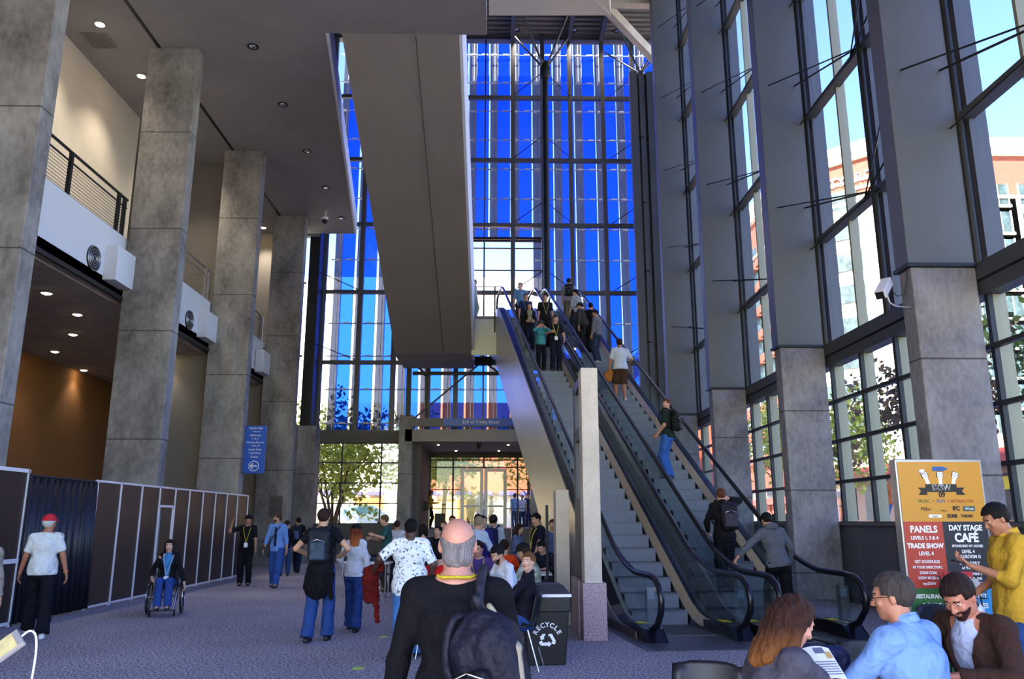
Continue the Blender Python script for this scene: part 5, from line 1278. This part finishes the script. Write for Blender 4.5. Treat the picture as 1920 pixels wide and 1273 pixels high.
I = ep(UP, 1160, 637, 'man in white T-shirt and brown shorts riding up the right escalator', 1.78, yaw=4, shirt='c9cede', sleeve=.9, shirtk=1.1, pants='4a3428', leg=.98, hair='2a1e18', cap='2a221e', hands=((-.3, .05, .9), (.30, .22, 1.06)), feet=((-.1, .12, 0), (.1, -.06, 0)), skin='a87458', shoes='c8c0b8', build=1.08)
w_ = I['WR'][0]; K = Field(); K.add(ell(w_+Vector((-.03, .02, -.2)), (.13, .09, .17)), .02).add(ell(w_+Vector((.03, .0, -.1)), (.09, .08, .1)), .03); K.rip = ripple(.01, 40, 8); tag(field_obj('carry_bag', K, .012, cloth('c07838', nz=.5, scale=9)), 'bulky orange-brown bag carried by the man in white T-shirt and shorts', 'bag')
I = ep(UP, 1249, 750, 'man in dark green T-shirt and blue jeans looking back on the right escalator', 1.80, yaw=60, h=.010, shirt='202c26', sleeve=.9, pants='3a68b8', hair='6a3c24', head=(75, 0, 0), hands=((-.2, .16, .96), (.24, .12, .95)), feet=((-.1, 0, 0), (.1, 0, 0)), skin='c8907a', shoes='2a3c6a')
backpack(I, 'black backpack on the man in dark green T-shirt and blue jeans', '0e0e12', '15151a', d=.15, hh=.011)
I = ep(UP, 1312, 934, 'man in black jacket with a hand at his ear stepping up the right escalator', 1.76, yaw=0, h=.009, shirt='101015', sleeve=1.97, shirtk=1.1, pants='12141e', hair='6a4028', hands=((-.2, .3, 1.0), (.13, .10, 1.56)), elbow=((-1, -1, 0), (1, .0, -1)), head=(0, 10, 0), lean=6, skin='c8907a', collar='101015')
backpack(I, 'dark patterned backpack on the man in black jacket', '1a1820', '3a3440', hh=.009, w=.30, off=(.05, 0, -.02))
p_ = EM @ Vector((UP+.72, .95, .02)); q_ = EM @ Vector((UP+.03, 1.0, .93)); lq = Matrix.Rotation(radians(-8), 3, 'Z') @ (q_-p_)
person('man in grey hooded sweatshirt leaning to the handrail at the foot of the right escalator', p_, 8, 1.80, .008, shirt='5e6068', sleeve=1.97, shirtk=1.08, hood=True, pants='101016', hair='17120f', hands=((lq.x, lq.y, .98), (.30, .2, .95)), elbow=((-1, -.6, .2), (1, -1, 0)), lean=8, bend=6, side=-5, head=(6, 25, 0), feet=((-.12, .15, 0), (.14, -.12, 0)), skin='c08a70', grip=.6)
I = ep(UP, 1066, 522, 'man with backpack at the head of the right escalator', 1.82, yaw=0, shirt='8a8c94', sleeve=.9, pants='6a6458', hair='14100e', skin='b08468')
backpack(I, 'black backpack on the man at the head of the right escalator', '0e0e12', '1c1c22', hh=.014)
ep(UP, 1079, 543, 'man in grey patterned shirt and dark cap near the top of the right escalator', 1.72, yaw=30, shirt='9698a0', sleeve=1.5, pants='30303a', cap='17171c', hair='17120f', head=(50, 0, 0))
ep(UP, 1096, 561, 'man in grey cap and charcoal shirt bending over the right escalator handrail', 1.80, yaw=40, shirt='3e3c40', sleeve=1.9, pants='22222a', cap='3a3838', hair='17120f', head=(30, 20, 0), lean=14)
ep(UP, 1108, 568, 'person dressed all in black between two men on the right escalator', 1.74, yaw=0, shirt='0e0e12', sleeve=1.9, pants='0e0e12', hair='100c0a')
ep(UP, 1120, 583, 'man in grey long-sleeved shirt and blue jeans in the upper group on the right escalator', 1.76, yaw=50, shirt='6e6a70', sleeve=1.8, pants='2a3450', hair='17120f', head=(35, 15, 0), skin='b08468', shoes='d0d0d4')
person('person in white shirt standing behind the rail of the upper landing', at_y(889, 600, 31.6)-Vector((0, 0, at_y(889, 600, 31.6).z-LZ2)), -80, 1.74, .014, shirt='d8d4cc', sleeve=.9, pants='a8a090', hair='4a3830')

# ---- people at the entrance and outside
def op(u, Y, z, lb, yaw=180, H=1.74, **k): return person(lb, std(u, Y, z), yaw, H, .016, **k)
op(806, 36.7, LZ, 'woman in yellow jacket with a dark bag standing at the top of the entrance steps', -95, 1.7, female=True, style='long', hair='5a3c28', shirt='b08c3a', sleeve=1.9, pants='16141c', hands=((-.12, .3, 1.15), (.12, .3, 1.15)), head=(0, 15, 0))
p_ = std(826, 36.7, LZ); b = MB(); b.box(p_.x-.26, p_.x+.2, p_.y-.14, p_.y+.14, LZ+.04, LZ+.66); b.tube([(p_.x-.1, p_.y, LZ+.66), (p_.x-.1, p_.y, LZ+.9), (p_.x+.08, p_.y, LZ+.9), (p_.x+.08, p_.y, LZ+.66)], .012, 6)
b.tube([(p_.x-.2, p_.y-.1, LZ+.03), (p_.x-.2, p_.y+.1, LZ+.03)], .03, 8); tag(b.build('suitcase', M_black, bevel=.02), 'black wheeled suitcase beside the woman in yellow jacket', 'suitcase')
b = MB(); q_ = std(797, 36.6, LZ); b.box(q_.x-.12, q_.x+.1, q_.y-.1, q_.y+.06, LZ+.78, LZ+1.18); tag(b.build('handbag', M_black, bevel=.04), 'dark bag hanging at the back of the woman in yellow jacket', 'bag')
op(883, 42.3, GB, 'person in dark clothes outside behind the left door leaf', 160, 1.7, shirt='3a3440', pants='2a2a38', sleeve=1.5)
op(900, 42.0, GB, 'man in white shirt and blue jeans outside behind the door frame', 200, 1.86, shirt='d8d8e0', sleeve=1.5, pants='5a86c8')
op(965, 42.0, GB, 'person in pale blue shirt at the left of the group outside the glass', 20, 1.76, shirt='8aa4cc', pants='34486c', sleeve=1.5)
op(979, 42.4, GB, 'person in white shirt second from left in the group outside the glass', 170, 1.7, shirt='d4d4dc', pants='2a3a5c')
op(991, 42.8, GB, 'person in dark shirt third from left in the group outside the glass', 190, 1.8, shirt='2a2a44', pants='24304c')
op(1003, 42.0, GB, 'person in lime green shirt at the right of the group outside the glass', 0, 1.76, shirt='9cb44c', pants='38507c', build=1.1)
op(921, 44, GB, 'person outside seen faintly behind the right door leaf', 90, 1.72, shirt='c8b8b0', pants='8a8a98')
op(1666, 24.0, 1.2, 'man in rust orange shirt and jeans standing outside the window left of the festival sign', 30, 1.80, shirt='b05c30', pants='3a60a8', sleeve=1.5, hair='2a1c14')

# ---- cafe furniture
M_tt = mat('table_top_pale', 'd6cfc0', .35); M_leg = mat('chair_leg_chrome', 'b8b8c0', .2, .9); M_shell = mat('chair_shell_black', '15161c', .4)
def table(x, y, w, d, lb, col=None, rz=0):
    t = empty('cafe_table', (x, y, 0), rz, lb, 'table', None); b = MB(); b.box(-w/2, w/2, -d/2, d/2, .71, .745); b.build('table_top', col or M_tt, t, bevel=.006)
    for sx in (-1, 1):
        for sy in (-1, 1): b = MB(); b.tube([(sx*(w/2-.08), sy*(d/2-.08), 0), (sx*(w/2-.08), sy*(d/2-.08), .71)], .016, 8); b.build('leg', M_leg, t)
    return t
chair_src = None
def chair(x, y, yaw, lb, grp='black shell chairs'):
    global chair_src
    if chair_src is None:
        t = empty('cafe_chair', (0, 0, 0), 0, lb, 'chair', grp); chair_src = t
        nu, nv = 9, 12; vs = []
        prof = [(.22, .43), (.20, .455), (.1, .45), (0, .445), (-.1, .45), (-.17, .475), (-.205, .53), (-.225, .60), (-.24, .68), (-.255, .76), (-.265, .82), (-.27, .845)]
        for v in range(nv):
            y_, z_ = prof[v]
            for u_ in range(nu):
                a = (u_/(nu-1)*2-1); wd = .225-.03*(v/nv)**3*abs(a); vs.append((a*wd, y_+(.045*a*a if v > 5 else 0), z_+(.03*a*a if v < 6 else 0)-(.05*abs(a)**4 if v == nv-1 else 0)))
        fs = [(v*nu+u_, v*nu+u_+1, (v+1)*nu+u_+1, (v+1)*nu+u_) for v in range(nv-1) for u_ in range(nu-1)]
        o = mesh_obj('shell', vs, fs, M_shell, t, True); o.modifiers.new('thickness', 'SOLIDIFY').thickness = .012
        for sx in (-1, 1): b = MB(); b.tube([(sx*.19, .12, .44), (sx*.22, .22, .0)], .011, 8); b.build('leg', M_leg, t); b = MB(); b.tube([(sx*.19, -.12, .44), (sx*.22, -.25, .0)], .011, 8); b.build('leg', M_leg, t)
        b = MB(); b.tube([(-.19, .12, .435), (.19, .12, .435)], .01, 6); b.tube([(-.19, -.12, .435), (.19, -.12, .435)], .01, 6); b.build('seat_frame', M_leg, t)
        r = t
    else:
        r = copy_tree(chair_src); r['label'] = lb
        r['group'] = grp
    r.location = (x, y, 0); r.rotation_euler = (0, 0, radians(yaw)); return r
def seated(x, y, yaw, lb, ch=None, h=.012, H=1.74, **k):
    if ch: chair(x, y, yaw, ch)
    kw = dict(hip=.56, feet=((-.12, .42, 0), (.12, .40, 0)), hands=((-.16, .40, .80), (.16, .40, .80)), elbow=((-1, -.3, -.5), (1, -.3, -.5)), palm=((0, 0, -1), (0, 0, -1)), grip=.35, knee=(0, .6, 1)); kw.update(k)
    a = radians(yaw); off = Vector((sin(a)*.06, -cos(a)*.06, 0))
    return person(lb, Vector((x, y, 0))+off, yaw, H, h, **kw)
def sx_(u, Y): return std(u, Y).x
def laptop(x, y, rz, lb, z=.745, sc=None):
    t = empty('laptop', (x, y, z), radians(rz), lb, 'laptop'); b = MB(); b.box(-.16, .16, -.11, .11, 0, .018); b.build('keyboard_base', mat('laptop_shell', 'b8bac2', .35, .6), t, bevel=.004)
    b = MB(); M_ = Matrix.Translation((0, .11, .015)) @ Matrix.Rotation(radians(-18), 4, 'X'); b.box(-.16, .16, 0, .01, 0, .22, 0, M_); b.build('lid', MATS['laptop_shell'] if sc is None else M_dark, t)
    b = MB(); b.box(-.15, .15, -.002, 0, .012, .205, 0, M_); b.build('screen', mat('laptop_screen', '8fa8c8', .3, emit=.4), t)
table(sx_(932, 10.9), 10.9, .9, 1.9, 'near cafe table with papers left of the woman with the hair bun')
I = seated(sx_(974, 9.75), 9.75, 80, 'woman with a hair bun and black jacket on a chair looking at the camera', 'cafe chair under the woman with the hair bun', .008, 1.66, female=True, style='bun', hair='7a5030', hairc2='a87848', shirt='17141f', sleeve=1.97, pants='2c4a8c', head=(68, -4, 0), hands=((-.15, .36, .78), (.12, .30, .70)), lean=-4, skin='d9a68c', lips='a04840', collar='17141f')
seated(sx_(956, 11.3), 11.35, 115, 'dark-haired man in white shirt with head bent at the near cafe table', 'cafe chair under the man in white shirt', .010, 1.78, shirt='dfe2ea', sleeve=1.6, hair='14100e', beard='2a201a', head=(20, 30, 0), lean=20, skin='c09078')
seated(sx_(1000, 12.2), 12.2, 70, 'man in camouflage jacket and black cap sitting turned away behind the hair bun woman', 'cafe chair under the man in camouflage jacket', .010, 1.74, shirtmat=mat('camo_jacket', 'c8ccba', .85, nz=1, scale=12, col2='4a5a3c'), sleeve=1.95, shirtk=1.15, cap='16181c', hair='3a2c20', head=(-10, 20, 0), lean=18)
seated(sx_(897, 12.6), 12.6, 176, 'dark-haired man in purple shirt with lanyard facing the camera at the near cafe table', 'cafe chair under the man in purple shirt', .011, 1.74, shirt='4c3a78', sleeve=.9, hair='19120f', lanyard='c8b860', head=(-12, 8, 0), skin='c4907a')
seated(sx_(826, 10.6), 10.6, -10, 'black-haired person in red shirt sitting with the back to the camera', 'cafe chair under the person in red shirt', .011, 1.72, shirt='d81f22', sleeve=.9, hair='0e0c0c', style='short', head=(0, 15, 0), lean=10, skin='c89a80')
table(sx_(850, 12.4), 13.2, 1.2, .75, 'middle cafe table beyond the balding man')
table(sx_(965, 14.8), 14.9, 1.3, .8, 'cafe table beside the woman in orange')
seated(sx_(944, 13.9), 13.9, 4, 'person in orange shirt sitting with the back to the camera', 'cafe chair under the person in orange shirt', .012, 1.72, shirt='e04414', sleeve=.9, hair='2a1a14', head=(-20, 5, 0))
seated(sx_(1022, 15.6), 15.7, 150, 'dark-haired person bent over the cafe table beside the concrete column', 'cafe chair under the person bent over the table', .013, 1.70, shirt='20222e', sleeve=1.9, hair='17120f', head=(0, 30, 0), lean=15)
person('grey-haired man in pale blue shirt leaning over a cafe table', std(880, 15.0), -35, 1.80, .011, shirt='b4c4dc', sleeve=1.9, pants='2c4a84', hair='a08c70', lean=24, bend=6, hands=((-.2, .35, .85), (.28, .5, .86)), elbow=((-1, -.3, -.5), (1, -.3, -.3)), head=(5, 10, 0))
person('dark-haired man in navy polo facing the camera among the cafe tables', std(904, 16.6), 185, 1.76, .012, shirt='28286a', sleeve=.9, pants='20242e', hair='1c1410', skin='cc9c84', head=(20, 0, 0))
person('man peeking from behind the man in navy polo', std(896, 18.2), 180, 1.80, .014, shirt='a8a0a0', sleeve=.9, hair='3c2a20', skin='d0a088')
I = person('man in pale T-shirt with a navy backpack among the cafe tables', std(925, 17.4), -12, 1.78, .012, shirt='b4bccc', sleeve=.8, pants='2a3246', hair='2c2018', skin='b88a70')
backpack(I, 'navy backpack on the man in pale T-shirt among the tables', '1c2440', '242c4c', hh=.014)
person('woman with long brown hair in patterned dress standing by the entrance steps', std(967, 18.0), -115, 1.60, .012, female=True, style='long', hair='3a2218', shirt='6c7ca4', sleeve=.7, pants='2a3048', head=(0, 15, 0), hands=((-.15, .3, .95), (.15, .3, .95)), lean=6)
person('man in black and navy T-shirt with yellow lanyard near the foot of the steps', std(1008, 17.0), 115, 1.82, .012, shirt='14162a', sleeve=.9, pants='17171f', lanyard='c4b840', hair='19130f', head=(10, 15, 0), hands=((-.36, .25, .95), (.2, .12, .9)), skin='c08e74')
person('person half hidden behind the concrete column by the bin', std(1036, 17.6), 170, 1.68, .014, shirt='5a6c9c', sleeve=1.5, hair='3a2418')
person('smiling person in dark top left of the balding man', std(832, 18.6), 176, 1.66, .013, female=True, style='bob', hair='5c3828', shirt='1a161c', sleeve=1.5, skin='dca48c')
person('dark-haired person at the back of the cafe crowd left of the balding man', std(848, 20.5), 178, 1.78, .014, shirt='3a2c34', sleeve=1.5, hair='2c1c16', skin='d8a08a')
person('person in black with a raised drink cup before the steps', std(822, 16.4), 150, 1.56, .013, shirt='121216', sleeve=1.5, hair='1e1612', hands=((-.12, .28, 1.12), (.2, .1, .95)))
person('person with dark hair and shoulder bag partly hidden by the man in printed T-shirt', std(793, 14.2), 20, 1.60, .012, female=True, style='bob', hair='16100e', shirt='20202c', sleeve=1.5, pants='2a2a34')
laptop(sx_(915, 11.2), 11.1, 170, 'open grey laptop on the near cafe table'); laptop(sx_(925, 13.4), 13.3, 175, 'open dark laptop on the middle cafe table', sc=1)
for k, (u, Y, c, s) in enumerate(((944, 10.4, 'e8e6e0', .12), (950, 10.7, 'c83838', .05), (938, 10.9, 'e0d8c0', .1), (956, 14.6, 'f0f0f4', .14))):
    x_ = sx_(u, Y); b = MB(); b.box(x_-s, x_+s, Y-s*.8, Y+s*.8, .746, .76+.01*k); tag(b.build('paper_stack', mat('paper_'+c, c, .7)), ['loose white papers on the near cafe table', 'small red packet on the near cafe table', 'cream folder on the near cafe table', 'white sheet on the table beside the person in orange'][k], 'papers')
# empty chairs near the left window
for k, (u, Y, yw) in enumerate(((700, 17.5, 100), (712, 19.0, 200), (690, 20.5, 60))): chair(sx_(u, Y), Y, yw, ['empty cafe chair nearest to the man gesturing before the far window', 'empty cafe chair beside a table before the far window', 'empty cafe chair farthest back before the far window'][k])
table(sx_(690, 18.6), 18.6, 1.1, .7, 'cafe table with a white cloth bag before the far window')
K = Field(); p_ = std(676, 18.6); K.add(ell((p_.x, p_.y, .86), (.24, .16, .12)), .02); K.rip = ripple(.02, 22, 5); tag(field_obj('cloth_bag', K, .014, cloth('c8c8d0')), 'white cloth bag on the table before the far window', 'bag')

# ---- group at the table in the lower right corner
table(1.93, 4.82, .62, .8, 'pale yellow table between the reading woman and two men', mat('table_top_yellow', 'e4cf94', .35))
I = seated(1.27, 3.85, -72, 'woman with long brown hair in grey blouse reading a magazine at the corner table', 'black chair under the reading woman at the corner table', .006, 1.68, female=True, style='long', hair='3c2016', hairc2='8a5428', shirt='4e4c58', sleeve=.72, shirtk=1.06, pants='20202c', head=(-8, 30, 0), lean=6, bend=5, hip=.60, hands=((-.22, .36, .88), (-.08, .52, .88)), skin='d0967e', watch='Rc0a070')
I2 = seated(2.14, 4.4, 34, 'man with grey-brown hair in light blue shirt seen from behind at the corner table', 'black chair under the man in light blue shirt', .006, 1.78, shirt='7ea2dc', sleeve=1.9, shirtk=1.12, hair='4c4440', collar='7ea2dc', lean=8, head=(26, 8, 0), skin='c08468', glasses=True, build=1.08, hands=((-.12, .38, .80), (.16, .30, .79)))
I3 = seated(2.80, 4.85, 108, 'bearded man in brown jacket and pale shirt looking down at the corner table', 'black chair under the man in brown jacket', .006, 1.80, shirt='3c2822', open_='b4bede', sleeve=1.97, shirtk=1.14, hair='2a1814', beard='3a2018', collar='b4bede', lean=12, bend=4, head=(14, 34, 0), skin='c07c64', build=1.1, hands=((-.14, .40, .80), (.18, .36, .80)))
chair(1.15, 4.75, 160, 'empty black chair with pale rim left of the reading woman'); chair(2.5, 5.6, 165, 'empty black chair behind the man in light blue shirt'); chair(3.35, 4.9, 100, 'empty dark chair at the lower right picture corner')
t = empty('magazine', (1.53, 4.16, .96), radians(8), 'open magazine with green chart page held by the reading woman', 'magazine'); M_pg = mat('page_white', 'eceaf0', .5)
for sx, c in ((-1, 'a'), (1, 'b')):
    b = MB(); A = [Vector((sx*.15*q/6, 0, .0+.018*sin(q/6*pi))) for q in range(7)]; Mx = Matrix.Rotation(radians(38), 4, 'X'); A1 = [Mx @ (a+Vector((0, -.10, 0))) for a in A]; A2 = [Mx @ (a+Vector((0, .10, 0))) for a in A]; b.strip(A1, A2); o = b.build('page', M_pg, t); o.modifiers.new('thickness', 'SOLIDIFY').thickness = .002
    b = MB()
    if sx < 0:
        for k in range(6): b.box(-.14+.02*k, -.132+.02*k, -.06, .05, .021, .022, 1 if k % 2 else 0, Mx)
        b.box(-.075, -.03, -.07, .01, .0225, .0235, 0, Mx)
    else:
        b.box(.05, .1, .05, .085, .021, .022, 1, Mx); b.box(.1, .13, .02, .06, .018, .019, 2, Mx)
        for k in range(6): b.box(.02, .13, -.08+.015*k, -.076+.015*k, .02, .021, 1, Mx)
    b.build('print', [mat('print_green', '4a8a3a', .5), mat('print_grey', '6a6a80', .5), mat('print_ochre', 'c8a060', .5)], t)
K = Field(); K.add(rbox((1.72, 4.6, .87), (.17, .09, .12), .05), .02); K.rip = ripple(.006, 25, 21); t = empty('shoulder_bag', (0, 0, 0), 0, 'dark blue bag standing on the corner table behind the magazine', 'bag'); field_obj('bag_body', K, .008, cloth('1a2244', .5), t)
b = MB(); b.tube([(1.58, 4.6, .95), (1.61, 4.59, 1.0), (1.72, 4.58, 1.03), (1.83, 4.59, 1.0), (1.86, 4.6, .95)], .014, 8); b.build('handle', M_black, t)
# man in yellow shirt with a phone
I = person('man in yellow shirt and blue jeans looking at a phone by the festival sign', std(1884, 6.6), 82, 1.82, .008, shirt='cfa234', sleeve=1.35, shirtk=1.12, hem=.12, pants='2c4c86', hair='17110f', hands=((-.05, .29, 1.24), (.16, .2, 1.04)), elbow=((-.8, -.8, -1), (.8, -.8, -1)), palm=((0, -.3, 1), (0, -.3, 1)), grip=.6, head=(4, 24, 0), collar='cfa234', skin='b07658')
w_ = I['WR'][0]; b = MB(); R = Matrix.Translation(w_+Vector((-.10, .02, .035))) @ Matrix.Rotation(radians(15), 4, 'Y'); b.box(-.055, .055, -.03, .03, -.006, .006, 0, R); tag(b.build('phone', M_black, bevel=.003), 'dark phone in the hand of the man in yellow shirt', 'phone')
chair(4.35, 8.0, 200, 'tan and chrome chair behind the man in yellow shirt')

# ---- festival sign
SGY = 8.4; x0 = at_y(1686, 900, SGY).x; x1 = at_y(1838, 900, SGY).x; SW = x1-x0
t = empty('festival_sign', ((x0+x1)/2, SGY, 0), radians(-2), 'tall four-colour festival information sign in a silver frame', 'sign')
b = MB(); zt = 2.28; b.box(-SW/2-.02, SW/2+.02, 0, .14, .02, zt); b.build('frame', mat('sign_frame', 'a8a6ac', .3, .7), t, bevel=.008)
def pan(a, b_, z0, z1, c): m_ = MB(); m_.box(a, b_, -.008, 0, z0, z1); m_.build('colour_panel', mat('sign_'+c, c, .45), t)
z1 = 1.64; z2 = .98; pan(-SW/2, SW/2, z1, zt-.03, 'c98f2c'); pan(-SW/2, -.03, z2, z1, 'b23c2a'); pan(-.03, SW/2, z2, z1, '1a1c28'); pan(-SW/2, -.03, .1, z2, '2c6a36'); pan(-.03, SW/2, .1, z2, '2c8fd0')
def tx(s, x, z, sz, m=M_wht, sx=.86, al='CENTER', bold=.0): return text_obj('text_line', s, sz, m, t, (x, -.011, z), ext=.001, sx=sx, align=al, bold=bold)
M_bk = mat('print_black', '17120e', .5); M_gr = mat('print_darkgreen', '3c6a30', .5); M_bl = mat('print_blue', '2c5a9c', .5); M_rd = mat('print_red', 'a83c20', .5)
b = MB(); b.box(-.16, .16, -.012, -.009, 1.94, 2.02); b.prism([(-.24, 1.91), (-.15, 1.91), (-.15, 1.985), (-.24, 1.985), (-.21, 1.95)], lambda a, z, d: (a, d, z), -.011, -.009); b.prism([(.24, 1.91), (.15, 1.91), (.15, 1.985), (.24, 1.985), (.21, 1.95)], lambda a, z, d: (a, d, z), -.011, -.009); b.build('ribbon', M_bk, t)
tx('SXSW', 0, 1.982, .085, bold=.003); tx('09', .0, 1.91, .075, M_bk, bold=.003)
for x_, s_ in ((-.14, -.35), (0, 0), (.14, .3)):
    b = MB(); R = Matrix.Translation((x_, -.012, 2.06)) @ Matrix.Rotation(s_, 4, 'Y'); b.box(-.018, .018, 0, .004, -.04, .03, 0, R)
    for q in range(4): b.box(-.03, .03, -.003, .004, .03+.014*q, .041+.014*q, 0, R)
    b.build('raised_fist', [M_wht], t)
    b = MB()
    for q in range(4): b.box(-.032, .032, -.004, .003, .041+.014*q, .044+.014*q, 0, R)
    b.box(-.034, -.03, -.004, .003, .03, .088, 0, R); b.box(.03, .034, -.004, .003, .03, .088, 0, R); b.build('fist_outline', M_bk, t)
b = MB(); b.box(-.07, .05, -.014, -.009, 2.155, 2.20); b.box(.05, .08, -.014, -.009, 2.165, 2.19); b.build('camera_drawing', M_bl, t)
b = MB(); b.lathe([(.03, -.02), (.03, .02)], (-.19, -.02, 2.15), n=12); o = b.build('microphone_drawing', M_wht, t)
tx('MUSIC', -.19, 1.845, .05, M_gr); tx('+', -.095, 1.845, .05, M_rd); tx('FILM', -.02, 1.845, .05, M_bl); tx('+', .06, 1.845, .05, M_rd); tx('INTERACTIVE', .2, 1.845, .045, M_rd)
tx('Miller', -.18, 1.765, .055, M_bk); tx('Chevy', -.0, 1.75, .03, M_bk); tx('IFC', .13, 1.77, .06, M_bk, bold=.003)
b = MB(); b.box(.2, .32, -.012, -.009, 1.745, 1.795); b.build('logo_box', mat('print_teal', '24504c', .5), t); tx('West', .26, 1.77, .042, sx=1).location.y = -.014
b = MB(); b.box(-.16, -.03, -.012, -.009, 1.68, 1.71); b.build('logo_box', M_wht, t); tx('pepsi', -.095, 1.695, .03, M_bk).location.y = -.014; tx('ZUNE', .08, 1.695, .045, M_bk, bold=.003); tx('TUBORG', .23, 1.695, .035, M_bk, bold=.002)
xl = -SW/4-.015
for s_, z, sz, bo in (('PANELS', 1.56, .095, .003), ('LEVELS 1, 3 & 4', 1.475, .05, .0015), ('TRADE SHOW', 1.395, .066, .003), ('LEVEL 4', 1.32, .052, .0015), ('GET SCHEDULES', 1.24, .04, .001), ('IN YOUR DIRECTORY,', 1.185, .035, .001), ('SXSW.COM,', 1.13, .038, .001), ('SXSW MOBI or', 1.08, .038, .001), ('my.SXSW', 1.025, .038, .001)): tx(s_, xl, z, sz, bold=bo)
xr = SW/4-.015
for s_, z, sz, bo in (('DAY STAGE', 1.575, .075, .003), ('CAFÉ', 1.475, .12, .005), ('SPONSORED BY ADOBE', 1.395, .034, .001), ('LEVEL 4', 1.34, .045, .0015), ('BALLROOM G', 1.29, .045, .0015), ('OPEN DAILY', 1.225, .042, .0015), ('at 9:30 AM', 1.18, .042, .0015), ('SPECIAL EVENTS', 1.12, .036, .001), ('FOOD & DRINK', 1.075, .036, .001), ('DAILY LUNCH SPECIALS', 1.03, .031, .001)): tx(s_, xr, z, sz, bold=bo)
for s_, z, sz in (('FILM FEST', .90, .075), ('SHUTTLES', .81, .07), ('Alamo & Paul Monte', .74, .036), ('State, 7pm', .69, .036), ('Austin Free', .64, .034), ('FEST', .55, .08), ('DAILY', .46, .06)): tx(s_, xr, z, sz, bold=.002)
for s_, z, sz in (('RESTAURANTS', .90, .055), ('& BARS', .81, .07), ('program & maps', .72, .035), ('free copies here', .5, .035)): tx(s_, xl, z, sz, bold=.002)
# wire literature rack in front of the sign
t = empty('literature_rack', ((x0+x1)/2-.10, SGY-.42, 0), 0, 'black wire literature rack with a red header in front of the festival sign', 'rack'); b = MB()
for sx in (-.18, .18):
    b.tube([(sx, -.1, 0), (sx, .12, 1.12)], .009, 6); b.tube([(sx, .2, 0), (sx, .0, .5)], .008, 6)
for z in (.3, .62, .92):
    for q in (0, .05, .1): b.tube([(-.18, -.12+z*.1, z+q), (.18, -.12+z*.1, z+q)], .004, 4)
    for q in range(9): b.tube([(-.18+.045*q, -.12+z*.1, z), (-.18+.045*q, -.12+z*.1, z+.1)], .003, 4)
    b.tube([(-.18, -.12+z*.1, z), (-.18, .06, z)], .005, 4); b.tube([(.18, -.12+z*.1, z), (.18, .06, z)], .005, 4)
b.build('wire_frame', M_black, t); b = MB(); b.box(-.14, .14, .10, .115, 1.02, 1.16); b.build('header', mat('header_red', 'b82430', .4), t); text_obj('header_text', 'CHANNEL', .055, M_wht, t, (0, .097, 1.09), ext=.001, bold=.002)
for k, z in enumerate((.32, .64, .94)):
    b = MB(); b.box(x0-.0+SW/2-.10-.14, x0+SW/2-.10+.14, SGY-.42-.1+z*.1+.01, SGY-.42+.02+z*.1, z+.0, z+.16); tag(b.build('newspaper_stack', mat('newsprint', 'd8d4d0', .8, nz=.6, scale=30, stretch=(1, 1, 6))), 'stack of free newspapers in the %s pocket of the wire rack' % ['lowest', 'middle', 'top'][k], 'newspapers')
# security camera on the second pier
t = empty('security_camera', (6.40, PIER_Y[1]+.1, 5.05), 0, 'grey box security camera on a bent arm fixed to the concrete pier', 'security camera')
b = MB(); b.beam((-.55, -.15, -.02), (-.28, .12, .28), .15, .14); b.build('housing', M_alu, t, bevel=.01); b = MB(); b.beam((-.57, -.17, -.04), (-.55, -.15, -.02), .12, .11); b.build('lens_window', M_black, t)
b = MB(); b.tube([(-.38, 0, .06), (-.34, 0, -.1), (-.25, 0, -.16), (0, 0, -.18)], .02, 8); b.build('arm', M_steel, t); b = MB(); b.tube([(-.30, .1, .24), (-.18, .06, .02), (-.08, .02, .05), (-.02, .0, .3), (-.02, 0, .42)], .01, 6); b.build('cable', M_dark, t)
# tape marks and floor stickers
for k, (u, v, c, lb) in enumerate(((719, 1194, 'b8d860', 'small green tape mark on the floor near the man in printed T-shirt'), (671, 1253, 'b0d858', 'small green tape mark on the floor in the lower middle'), (487, 1099, 'f0a8d8', 'small pink floor sticker between the capped man and the man with the tie'))):
    p_ = grd(u, v); b = MB(); b.box(p_.x-.06, p_.x+.06, p_.y-.09 if k < 2 else p_.y-.12, p_.y+.09 if k < 2 else p_.y+.12, 0, .002); tag(b.build('tape_mark', mat('tape_'+c, c, .6)), lb, 'tape')
